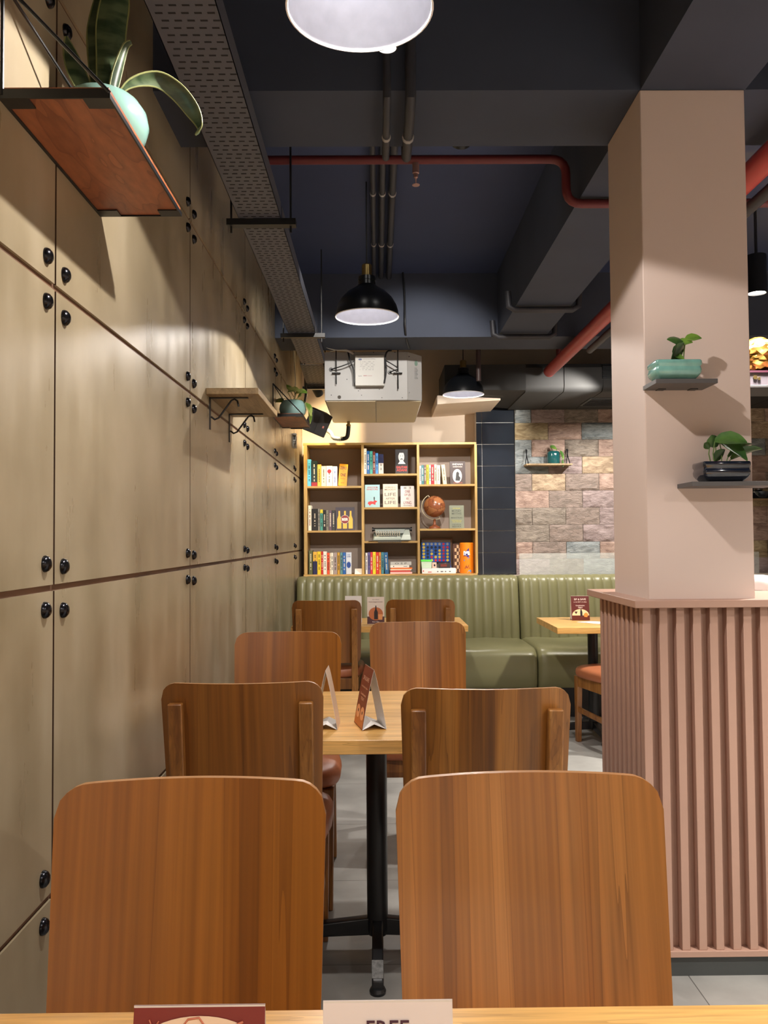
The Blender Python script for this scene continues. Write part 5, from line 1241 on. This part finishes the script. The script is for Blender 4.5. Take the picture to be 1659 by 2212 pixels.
arch_card('tent_card', 'white card with a dark bottle picture on the far table', (x0+x1)/2, 5.225, ZT, x1-x0, z_-ZT, 0.05, 0, mat('card_peach', (0.80, 0.68, 0.58), 0.5), art=art_wine)
x0, _ = at(745, 1290, 5.3); x1 = at(781, 1290, 5.3)[0]
arch_card('tent_card', 'plain white card mostly hidden behind the small far left chair', (x0+x1)/2, 5.33, ZT, x1-x0, z_-ZT, 0.05, 0, PAPER)
def art_m(t, w, h, dp):
    f = card_plane(w, h, dp)
    art_poly(t, f, [(w*0.47*math.cos(a), h*0.20 + h*0.26*max(0, math.sin(a))) for a in [R(q) for q in range(0, 181, 12)]], (240, 206, 160), 'cream_arch', 0.0006)
    art_poly(t, f, [(-w*0.5, 0.002), (w*0.5, 0.002), (w*0.5, h*0.2), (-w*0.5, h*0.2)], (96, 36, 22), 'dark_panel', 0.0007)
    art_poly(t, f, [(-w*0.02, h*0.17), (w*0.1, h*0.17), (w*0.1, h*0.34), (w*0.05, h*0.46), (w*0.01, h*0.46), (-w*0.02, h*0.34)], (36, 26, 30), 'bottle_picture', 0.0009)
    art_poly(t, f, [(-w*0.34, h*0.36), (-w*0.16, h*0.36), (-w*0.25, h*0.25)], (66, 22, 12), 'glass_picture', 0.0009)
    art_poly(t, f, [(w*0.2, h*0.14), (w*0.36, h*0.13), (w*0.42, h*0.26), (w*0.3, h*0.32), (w*0.17, h*0.26)], (226, 140, 60), 'cake_picture', 0.0009)
    art_text(t, f, 'SIP & SAVE', h*0.86, w*0.66, h*0.07, (245, 225, 215)); art_text(t, f, 'on the BEST of coffee', h*0.75, w*0.72, h*0.035, (240, 215, 200), 'small_lettering')
    art_text(t, f, 'Complimentary', h*0.60, w*0.5, h*0.06, (245, 225, 215), 'script_lettering'); art_text(t, f, 'TREAT', h*0.52, w*0.26, h*0.055, (245, 225, 215), 'bold_lettering')
x0, z_ = at(1235, 1288, 5.33); x1 = at(1274, 1288, 5.33)[0]
arch_card('tent_card', 'maroon card with drinks pictured on the table beside the slatted half wall', (x0+x1)/2, 5.36, ZT, x1-x0, z_-ZT, 0.05, 0, WINE, art=art_m)
x0, _ = at(1250, 1346, 5.16)
b = B(); b.prism([(x0, 5.22, 0.7104), (x0+0.14, 5.05, 0.7104), (x0+0.2, 5.2, 0.7104), (x0+0.1, 5.26, 0.7104)], (0, 0, 0.002))
tag(b.build('menu_sheet', PAPER), 'white printed sheet lying on the table beside the slatted half wall', 'paper')
# white cloth on the half wall behind the pillar
xw = at(1664, 1270, 2.7)[0]
b = B(); rr3 = random.Random(3); rings = []
for i in range(9):
    f = i/8; a = f*PI/2; rad = 0.062*math.cos(a)**0.5 if i < 8 else 0.001; z = 1.0603 + 0.05*math.sin(a)
    rings.append([b.bm.verts.new((xw + rad*(1+0.07*math.sin(5*q+f*4))*math.cos(q)*1.0, 2.80 + rad*0.9*(1+0.06*math.sin(4*q))*math.sin(q), z)) for q in [2*PI*k_/28 for k_ in range(28)]])
for a, c in zip(rings, rings[1:]):
    for k_ in range(28): b._f([a[k_], a[(k_+1) % 28], c[(k_+1) % 28], c[k_]])
b._f(rings[0][::-1])
tag(b.build('folded_cloth', mat('white_cotton', (0.85, 0.85, 0.87), 0.8, bump=0.5, bscale=30), smooth=60), 'white folded cloth on the half wall top right of the pillar', 'cloth')

# ================================================================== wall and ceiling equipment
# perforated cable tray along the left wall
t = thing('cable_tray', 'long perforated metal cable tray hung under the ceiling along the cement wall', 'cable tray', (-0.43, 2.0, 2.45))
xa, xb, z0 = -0.515, -0.355, 2.45
def tray(y0, y1, zz0, zz1, dx0=0, dx1=0):
    b = B()
    b.hexa([(xa+dx0, y0, zz0), (xb+dx0, y0, zz0), (xb+dx1, y1, zz1), (xa+dx1, y1, zz1), (xa+dx0, y0, zz0+0.002), (xb+dx0, y0, zz0+0.002), (xb+dx1, y1, zz1+0.002), (xa+dx1, y1, zz1+0.002)])
    for q in (xa, xb-0.002): b.hexa([(q+dx0, y0, zz0), (q+dx0+0.002, y0, zz0), (q+dx1+0.002, y1, zz1), (q+dx1, y1, zz1), (q+dx0, y0, zz0+0.06), (q+dx0+0.002, y0, zz0+0.06), (q+dx1+0.002, y1, zz1+0.06), (q+dx1, y1, zz1+0.06)])
    o = b.build('tray_channel', TRAY, t)
    b = B(); n = int((y1-y0)/0.028)
    for i in range(n):
        f = (i+0.5)/n; yy = y0 + (y1-y0)*f; z = zz0 + (zz1-zz0)*f; dx = dx0 + (dx1-dx0)*f
        for j in range(5):
            xx = xa + dx + 0.013 + j*0.030 + (0.008 if i % 2 else 0)
            b.box(xx, xx+0.017, yy-0.0028, yy+0.0028, z-0.0006, z-0.0001)
    o2 = b.build('slots', TRAYD, o); o2['kind'] = 'stuff'
tray(-1.0, 3.10, 2.45, 2.45); tray(3.14, 4.85, 2.45, 2.45); tray(4.89, 5.70, 2.45, 2.45, 0, 0); tray(5.74, 6.35, 2.45, 2.40, -0.012, -0.012)
for yy in (0.9, 3.12, 4.87, 6.3):
    xr_ = xb + (0.055 if yy < 6 else -0.014)
    b = B(); b.box(xa-0.045, xr_, yy-0.02, yy+0.02, 2.425 if yy < 6 else 2.378, 2.449 if yy < 6 else 2.398)
    for q in (xa-0.03, xr_-0.02): b.tube([(q, yy, 2.40), (q, yy, 2.95 if not (5.32 < yy < 5.68) else 2.535)], 0.004, 6)
    b.build('cross_bracket', BLACK, t)
# red sprinkler pipe across, drop and run under the beam
YP = 3.15; zp1 = at(900, 345, YP)[1]; zp2 = at(1275, 440, YP)[1]; xe = at(1222, 345, YP)[0]
t = thing('sprinkler_pipe', 'thin dark red sprinkler pipe crossing the ceiling and stepping down under the long beam', 'pipe', (0.3, YP, zp1))
def bend(p, n=5):
    out = []
    for a, b_, c in p:
        a, b_, c = Vector(a), Vector(b_), Vector(c)
        for i in range(n+1):
            u = i/n; out.append(a*(1-u)**2 + b_*2*u*(1-u) + c*u*u)
    return out
pts = [(-0.5, YP, zp1)] + bend([((xe-0.06, YP, zp1), (xe, YP, zp1), (xe, YP, zp1-0.06)), ((xe, YP, zp2+0.06), (xe, YP, zp2), (xe+0.06, YP, zp2))]) + [(2.4, YP, zp2)]
b = B(); b.tube(pts, 0.017, 14); b.build('pipe_run', REDP, t, smooth=50)
x_s = at(898, 345, YP)[0]
b = B(); b.lathe([(0.001, -0.10), (0.014, -0.10), (0.015, -0.098), (0.001, -0.096), (0.003, -0.075), (0.008, -0.07), (0.009, -0.055), (0.013, -0.053), (0.013, -0.015), (0.001, -0.015)], (x_s, YP, zp1), seg=18); b.build('sprinkler_head', mat('dull_chrome', (0.4, 0.25, 0.24), 0.4, 0.6), t, smooth=40)
# fat red pipe running away to the right
t = thing('red_main_pipe', 'thick red pipe sloping behind the pillar towards the back', 'pipe', (1.3, 4.5, 2.44))
b = B(); b.tube([(1.285, 1.0, 2.475), (1.285, 3.0, 2.475), (1.285, 5.9, 2.475), (1.285, 6.15, 2.475)], 0.042, 18); b.build('pipe_run', mat('bright_red_pipe', (0.42, 0.055, 0.05), 0.4), t, smooth=50)
t = thing('dark_main_pipe', 'dark grey pipe running beside the thick red pipe right of the pillar', 'pipe', (1.42, 3.2, 2.44))
b = B(); b.tube([(1.37, 1.0, 2.44), (1.37, 5.3, 2.44)], 0.022, 14); b.build('pipe_run', DPIPE, t, smooth=50)
YQ = 5.95; xq0 = at(1206, 738, YQ)[0]; zq = at(1260, 738, YQ)[1]
t = thing('sprinkler_pipe', 'short red pipe bending down into the dark duct left of the pillar', 'pipe', (xq0, YQ, zq))
b = B(); b.tube([(xq0, YQ, 2.50)] + bend([((xq0, YQ, zq-0.05), (xq0, YQ, zq), (xq0+0.05, YQ, zq))]) + [(2.6, YQ, zq)], 0.017, 12); b.build('pipe_run', REDP, t, smooth=50)
YQ = 5.9; x0 = at(690, 727, YQ)[0]; x1 = at(1033, 730, YQ)[0]; zq = at(900, 726, YQ)[1]
t = thing('drain_pipe', 'dark pipe passing over the air conditioning unit and bending down beside the pendant', 'pipe', (x0, YQ, zq))
b = B(); b.tube([(x0, YQ, zq)] + bend([((x1-0.06, YQ, zq), (x1, YQ, zq), (x1, YQ, zq-0.06))]) + [(x1, YQ, 2.36)], 0.017, 12); b.build('pipe_run', mat('brown_black_pipe', (0.05, 0.03, 0.03), 0.5), t, smooth=50)
b = B(); b.tube([(at(938, 720, YQ)[0], YQ, zq), (at(938, 720, YQ)[0], YQ, 2.95)], 0.008, 8); b.build('hanger', BLACK, t)
# conduits under the ceiling
for (pxx, y0, y1, r_, lab) in ((806, 2.78, 5.3, 0.013, 'dark conduit under the ceiling directly above the second pendant, leftmost of three'), (826, 2.78, 5.3, 0.015, 'dark conduit under the ceiling, middle of the three running away'), (848, 2.78, 5.3, 0.017, 'dark conduit with white ties under the ceiling, rightmost of three')):
    zz = 2.92; x_ = at(pxx, 460, 4.0)[0]*1.0
    t = thing('ceiling_conduit', lab, 'conduit', (x_, (y0+y1)/2, zz), 0, 'conduits under the ceiling')
    b = B(); b.tube([(x_, y0, zz), (x_, y1, zz)], r_, 10); b.build('pipe_run', DPIPE, t, smooth=50)
    for yy in (3.3, 4.0, 4.7):
        b = B(); b.tube([(x_, yy-0.008, zz), (x_, yy+0.008, zz)], r_*1.15, 10); b.build('clip', mat('pale_clip', (0.35, 0.33, 0.33), 0.5), t, smooth=50)
for (pxx, r_, lab) in ((835, 0.012, 'narrow dark conduit passing under the nearest beam'), (884, 0.016, 'thick dark conduit right of the narrow one under the nearest beam')):
    x_ = at(pxx, 250, 2.5)[0]
    t = thing('ceiling_conduit', lab, 'conduit', (x_, 2.4, 2.5), 0, 'conduits under the ceiling')
    b = B(); b.tube([(x_, 2.38, 2.94), (x_, 2.38, 2.60), (x_, 2.385, 2.525), (x_, 2.43, 2.515), (x_, 2.75, 2.515), (x_, 2.79, 2.54), (x_, 2.80, 2.9)], r_, 10); b.build('pipe_run', DPIPE, t, smooth=40)
    b = B(); b.tube([(x_, 2.60, 2.515), (x_, 2.615, 2.515)], r_*1.2, 10); b.build('clip', MATS['pale_clip'], t, smooth=40)
# clamps under the long beam
for (yy, lab) in ((4.62, 'dark bar crossing under the long ceiling beam, the nearer one'), (5.25, 'dark bar crossing under the far end of the long ceiling beam')):
    t = thing('crossing_pipe', lab, 'pipe', (0.94, yy, 2.52), 0, 'dark bars crossing under the long ceiling beam')
    b = B(); b.tube([(0.74, yy, 2.62), (0.745, yy, 2.535), (0.78, yy, 2.516), (1.10, yy, 2.516), (1.135, yy, 2.535), (1.14, yy, 2.62)], 0.018, 12); b.build('pipe_run', DPIPE, t, smooth=50)

# air conditioning unit
YF = 5.72; D = YF
x0, z1 = at(701, 762, D); x1, z0 = at(912, 864, D); xm = at(880, 800, D)[0]
t = thing('air_conditioning_unit', 'grey white ducted air conditioning unit hanging over the bookcase', 'air conditioner', ((x0+x1)/2, 6.2, z0))
b = B(); b.box(x0, xm, YF, 6.80, z0, z1+0.004); b.hexa([(xm, YF, z0), (x1, YF+0.03, z0), (x1, 6.8, z0), (xm, 6.8, z0), (xm, YF, z1+0.004), (x1, YF+0.03, z1-0.02), (x1, 6.8, z1-0.02), (xm, 6.8, z1+0.004)]); b.build('casing', FCU, t, bevel=0.002)
b = B(); b.box(x0+0.01, at(812, 880, D)[0]-0.002, YF+0.012, 6.79, z0-0.006, z0-0.0005); b.box(at(812, 880, D)[0]+0.002, x1-0.008, YF+0.03, 6.79, z0-0.006, z0-0.0005); b.build('underside_panels', FCUB, t)
bx0, bz1 = at(767, 768, D-0.05); bx1, bz0 = at(830, 833, D-0.05)
b = B(); b.box(bx0, bx1, YF-0.055, YF-0.0005, bz0, bz1); o = b.build('control_box', mat('control_box_white', (0.50, 0.50, 0.48), 0.45), t, bevel=0.002)
b = B(); b.disc((bx0+0.035, YF-0.0555, bz1-0.028), (0.013, 0.006), (0, -1, 0)); b.build('blue_oval_badge', SC(50, 66, 110), o)
b = B()
text_into(b, 'ELECTRIC BOX CONTROL', w=0.085, h=0.005, origin=(bx0+0.097, YF-0.0557, bz1-0.027), depth=0)
text_into(b, 'RoHS', w=0.022, h=0.007, origin=(bx0+0.034, YF-0.0557, bz0+0.066), depth=0, bold=0.02)
rl = random.Random(4)
for r_ in range(6):
    xx = bx0 + 0.03 + rl.uniform(0, 0.02)
    while xx < bx0+0.125:
        l = rl.uniform(0.004, 0.02); b.box(xx, xx+l, YF-0.0557, YF-0.0555, bz1-0.045-r_*0.011, bz1-0.0432-r_*0.011); xx += l + rl.uniform(0.003, 0.02)
b.build('printed_label', SC(90, 92, 100), o)
b = B(); b.box(bx0+0.056, bx0+0.08, YF-0.0557, YF-0.0555, bz0+0.066, bz0+0.07); b.box(bx0+0.082, bx0+0.115, YF-0.0557, YF-0.0555, bz0+0.066, bz0+0.068); b.build('red_print', SC(150, 80, 80), o)
gx, gz = at(899, 784, YF)
b = B(); b.disc((gx, YF+0.0125, gz), (0.011, 0.019), (0.08*-1, -1, 0)); b.build('green_sticker', SC(20, 80, 50), t)
b = B()
for r_ in range(9): b.box(gx-0.012, gx+0.006+0.003*(r_ % 3), YF+0.0135, YF+0.0145, gz-0.035-r_*0.009, gz-0.032-r_*0.009)
b.build('small_print', SC(90, 90, 90), t)
for pxx, pyy, ln in ((726, 785, 830), (859.5, 785, 840)):
    xx = at(pxx, pyy, YF-0.03)[0]; zl = at(pxx, ln, YF-0.03)[1]; zm = at(pxx, 805, YF-0.03)[1]
    b = B(); b.tube([(xx, YF-0.03, 2.62), (xx, YF-0.03, zl)], 0.004, 8); b.box(xx-0.03, xx+0.03, YF-0.045, YF-0.002, zm-0.003, zm); b.lathe([(0.001, -0.008), (0.009, -0.008), (0.009, 0.002), (0.001, 0.002)], (xx, YF-0.03, zm+0.003), seg=6)
    b.build('hanger_rod', BLACK, t)
    b = B(); b.prism([(xx-0.03, YF-0.003, zm-0.003), (xx+0.03, YF-0.003, zm-0.003), (xx+0.008, YF-0.003, zm-0.055), (xx-0.008, YF-0.003, zm-0.055)], (0, 0.0027, 0)); b.build('hanger_plate', FCU, t)
for (a_, c_) in ((715, 798), (842, 804)):
    xx, zz = at(a_, c_, YF-0.006); b = B(); b.disc((xx, YF-0.006, zz), 0.014, (0, -1, 0), h=0.0) ; b.disc((xx, YF-0.0005, zz), 0.013, (0, -1, 0), h=0.01)
    b.build('cable_plug', BLACK, t)
scr = [(690+q[0]*0.1447, 750+q[1]*0.1447) for q in ((515, 76), (808, 78), (1128, 76), (1338, 140), (410, 481), (607, 629), (582, 653), (628, 717), (895, 629), (932, 754), (1237, 754), (1340, 678), (177, 716))]
for q in scr:
    xx, zz = at(q[0], q[1], YF); b = B(); b.disc((xx, YF-0.0002, zz), 0.0035, (0, -1, 0), seg=8, h=0.002); b.build('screw', BLACK, t)
hx_, hz_ = at(733, 858, YF); b = B(); b.disc((hx_, YF-0.0005, hz_), 0.012, (0, -1, 0), h=0.002); b.build('drain_hole', mat('hole_brown', (0.06, 0.05, 0.04), 0.7), t)
cab = lambda pts, r_, m, label, nm='cable': tag((lambda b_: (b_.tube([(*[at(p[0], p[1], p[2])[0]], p[2], at(p[0], p[1], p[2])[1]) for p in pts], r_, 8), b_.build(nm, m, smooth=60))[1])(B()), label, 'cable')
def smoothpts(p, n=4):
    out = []
    for i in range(len(p)-1):
        p0, p1, p2, p3 = [Vector(p[max(0, min(len(p)-1, j))]) for j in (i-1, i, i+1, i+2)]
        for s in range(n):
            u = s/n; out.append(tuple(0.5*((2*p1) + (p2-p0)*u + (2*p0-5*p1+4*p2-p3)*u*u + (3*p1-p0-3*p2+p3)*u**3)))
    out.append(tuple(p[-1])); return out
cab(smoothpts([(685, 736, 5.5), (705, 750, 5.6), (725, 756, 5.66), (745, 757, 5.66), (763, 765, 5.66)]), 0.004, mat('white_cable', (0.6, 0.58, 0.54), 0.5), 'pale cable draped over the top of the air conditioning unit')
cab(smoothpts([(712, 760, 5.68), (735, 754, 5.66), (752, 757, 5.66), (764, 764, 5.66)]), 0.003, MATS['white_cable'], 'thin pale cable knotted beside the other over the unit')
cab(smoothpts([(752, 760, 5.69), (756, 778, 5.66), (764, 800, 5.67), (766, 828, 5.67)]), 0.006, BLACK, 'thick black cable left of the control box on the unit')
cab(smoothpts([(845, 757, 5.69), (836, 760, 5.66), (832, 775, 5.66), (834, 800, 5.65), (830, 828, 5.66)]), 0.006, BLACK, 'thick black cable right of the control box on the unit')
cab(smoothpts([(715, 798, 5.70), (738, 791, 5.66), (766, 780, 5.66)]), 0.004, BLACK, 'thin black cable slanting from the left plug to the control box')
cab(smoothpts([(842, 804, 5.70), (852, 800, 5.66), (860, 796, 5.66), (846, 786, 5.65), (833, 779, 5.66)]), 0.004, BLACK, 'thin black cable looping from the right plug over the hanger rod')
cab(smoothpts([(868, 560, 5.3), (874, 640, 5.3), (876, 720, 5.3), (884, 752, 5.6)]), 0.006, BLACK, 'black cable hanging down behind the second pendant to the unit')
cab(smoothpts([(634, 752, 6.0), (636, 790, 6.2), (638, 830, 6.3), (637, 905, 6.5)]), 0.004, MATS['white_cable'], 'white cable running down the cement wall to the wall controller')
cab(smoothpts([(660, 820, 6.2), (661, 850, 6.3), (657, 872, 6.4), (652, 880, 6.5)]), 0.010, BLACK, 'thick black cable bundle at the end of the cable tray')
# speaker
xs, zs_ = at(684, 911, 6.15)
t = thing('loudspeaker', 'black tilted loudspeaker mounted high at the corner beside the bookcase', 'speaker', (xs, 6.15, zs_))
M_ = Euler((R(18), R(20), R(18))).to_matrix()
b = B(); v = b.hexa([(-0.095, 0.11, -0.065), (-0.095, 0.11, 0.065), (-0.095, 0.11, 0.065), (-0.095, 0.11, -0.065), (0, 0, 0), (0, 0, 0), (0, 0, 0), (0, 0, 0)]) if False else None
b.hexa([(-0.085, -0.06, -0.085), (0.085, -0.075, -0.085), (0.06, 0.07, -0.085), (-0.06, 0.07, -0.085), (-0.085, -0.06, 0.085), (0.085, -0.075, 0.085), (0.06, 0.07, 0.085), (-0.06, 0.07, 0.085)])
for q in b.bm.verts: q.co = M_ @ q.co
b.build('cabinet', mat('speaker_black', (0.012, 0.012, 0.013), 0.55), t, local=True, bevel=0.006, seg=3)
b = B(); b.hexa([(-0.002, -0.071, -0.08), (0.082, -0.0785, -0.08), (0.082, -0.074, -0.08), (-0.002, -0.066, -0.08), (-0.002, -0.071, 0.08), (0.082, -0.0785, 0.08), (0.082, -0.074, 0.08), (-0.002, -0.066, 0.08)])
for q in b.bm.verts: q.co = M_ @ q.co
b.build('grille', mat('speaker_grille', (0.03, 0.028, 0.028), 0.8, bump=0.6, bscale=400), t, local=True)
b = B(); b.box(0.04, 0.052, -0.081, -0.0775, -0.02, -0.004)
for q in b.bm.verts: q.co = M_ @ q.co
b.build('badge', SC(190, 120, 110), t, local=True)
b = B(); b.tube([(0, 0.05, 0), (-0.05, 0.09, -0.01), (-0.105, 0.12, -0.03)], 0.008, 8); b.tube([(-0.105, 0.12, -0.03), (XL - xs + 0.002, 0.12, -0.03)], 0.008, 8); b.build('wall_bracket', BLACK, t, local=True)
# flexible pipe
xs, zs_ = at(736, 930, 6.75)
t = thing('flexible_drain_hose', 'silver and black flexible hose curling under the air conditioning unit', 'hose', (xs, 6.75, zs_))
P_ = smoothpts([(*[at(708, 918, 6.85)[0]], 6.85, at(708, 930, 6.85)[1]), (at(716, 935, 6.8)[0], 6.8, at(716, 936, 6.8)[1]), (at(722, 948, 6.75)[0], 6.75, at(722, 946, 6.75)[1]), (at(738, 950, 6.72)[0], 6.72, at(738, 948, 6.72)[1]), (at(750, 944, 6.7)[0], 6.7, at(752, 943, 6.7)[1]), (at(753, 920, 6.7)[0], 6.7, at(753, 920, 6.7)[1])], 8)
half = len(P_)*6//10
b = B(); b.tube(P_[:half+1], [0.017 if i % 2 else 0.0195 for i in range(half+1)], 12); b.build('silver_sleeve', mat('crumpled_foil', (0.45, 0.5, 0.55), 0.35, 0.5, bump=0.8, bscale=120), t, smooth=30)
b = B(); b.tube(P_[half:], 0.017, 12); b.build('black_hose', mat('rubber_black', (0.02, 0.022, 0.026), 0.5), t, smooth=50)
b = B(); b.tube([P_[-1], (P_[-1][0], P_[-1][1], z0 - 0.001)], 0.012, 12); b.tube([(P_[-1][0]-0.002, P_[-1][1], P_[-1][2]-0.004), (P_[-1][0], P_[-1][1], P_[-1][2]+0.012)], 0.019, 12); b.build('brass_coupling', BRASS, t, smooth=40)
# wall controller
yy = 6.45; zt_ = at(637, 937, yy)[1]; zb3 = at(637, 968, yy)[1]
t = thing('wall_controller', 'small white wall controller with a dark display on the cement wall below the speaker', 'controller', (XL, yy, zb3))
b = B(); b.box(XL+0.0005, XL+0.028, yy-0.035, yy+0.035, zb3, zt_); b.build('case', mat('grey_plastic', (0.42, 0.41, 0.38), 0.5), t, bevel=0.003)
b = B(); b.box(XL+0.006, XL+0.022, yy-0.0355, yy-0.0348, zt_-0.05, zt_-0.02); b.box(XL+0.0278, XL+0.0285, yy-0.022, yy+0.022, zt_-0.05, zt_-0.02); b.build('display', SC(30, 32, 34), t)
b = B()
for r_ in range(2):
    for c_ in range(3): b.box(XL+0.005+c_*0.007, XL+0.010+c_*0.007, yy-0.0355, yy-0.0348, zt_-0.07-r_*0.016, zt_-0.062-r_*0.016)
b.build('buttons', SC(60, 60, 60), t)

# right edge: hanging shelf with gold foil and box planter
YG = 4.35; x0 = at(1612, 800, YG)[0]; z_ = at(1640, 832, YG)[1]; zt_ = at(1640, 800, YG)[1]
t = thing('hanging_rack_shelf', 'grey shelf hung from the ceiling right of the pillar', 'shelf', (x0+0.35, YG, z_))
b = B(); b.box(x0, x0+0.8, YG, YG+0.28, z_-0.012, z_); b.build('board', SHG, t, bevel=0.001)
for xx, yy in ((x0+0.006, YG+0.27), (x0+0.79, YG+0.27)):
    b = B(); b.tube([(xx, yy, z_), (xx, yy, 2.949)], 0.005, 6); b.build('hanger_rod', BLACK, t)
t = thing('planter_box', 'maroon edged grey planter box on the hanging shelf right of the pillar', 'planter', (x0+0.3, YG+0.13, z_))
b = B(); b.box(x0+0.01, x0+0.6, YG+0.02, YG+0.24, z_+0.0003, zt_-0.008); b.build('box', mat('grey_plum_box', (0.10, 0.085, 0.10), 0.5), t, bevel=0.002)
b = B(); b.box(x0+0.005, x0+0.605, YG+0.015, YG+0.245, zt_-0.008, zt_+0.003); b.build('maroon_rim', SC(58, 22, 36), t)
b = B(); b.disc((x0+0.055, YG+0.0195, z_+0.045), 0.011, (0, -1, 0), h=0.004); b.disc((x0+0.075, YG+0.0195, z_+0.038), 0.008, (0, -1, 0), h=0.004); b.build('brass_latch', BRASS, t)
bm = bmesh.new(); bmesh.ops.create_icosphere(bm, subdivisions=4, radius=1.0)
rg2 = 0.19; gxc = x0 + 0.14
for v in bm.verts:
    n = v.co.normalized(); q = MN.noise(n*2.3)*0.30 + abs(MN.noise(n*5.1 + Vector((3,1,2))))*0.28 + abs(MN.noise(n*11))*0.12
    v.co = Vector((n.x*0.16*(1+q), n.y*0.10*(1+q), n.z*0.085*(1+q)))
b = B(); b.bm.free(); b.bm = bm; bmesh.ops.translate(bm, verts=bm.verts, vec=(gxc, YG+0.13, zt_+0.098))
tag(b.build('gold_foil_bundle', mat('gold_foil', (0.55, 0.33, 0.08), 0.3, 1.0), smooth=25), 'crumpled gold foil bundle on the planter box right of the pillar', 'foil bundle')
# low black pot behind the pillar shelf
xk, zk = at(1645, 1074, 5.9)
t = thing('planter_ledge', 'small wooden ledge with a glossy pot, right of the pillar before the stone wall', 'shelf', (xk, 7.0, at(1645, 1077, 7.0)[1]))
zk = at(1645, 1077, 7.0)[1]; xk = at(1632, 1077, 7.0)[0]
b = B(); b.box(xk-0.1, xk+0.35, 6.96, 7.10, zk-0.014, zk); b.build('board', PALEW, t, bevel=0.001)
t = thing('potted_cutting', 'glossy black bowl on the ledge right of the pillar', 'potted plant', (xk+0.05, 7.03, zk))
b = B(); b.lathe([(0.001, 0), (0.06, 0), (0.075, 0.015), (0.09, 0.045), (0.095, 0.06), (0.085, 0.062), (0.08, 0.05), (0.001, 0.045)], seg=28); b.build('bowl', NAVYG, t, local=True, smooth=40)
b = B(); b.lathe([(0.001, 0.045), (0.035, 0.045), (0.042, 0.06), (0.042, 0.11), (0.03, 0.12), (0.001, 0.12)], (-0.02, 0, 0), seg=20); b.build('inner_jar', NAVYG, t, local=True, smooth=40)
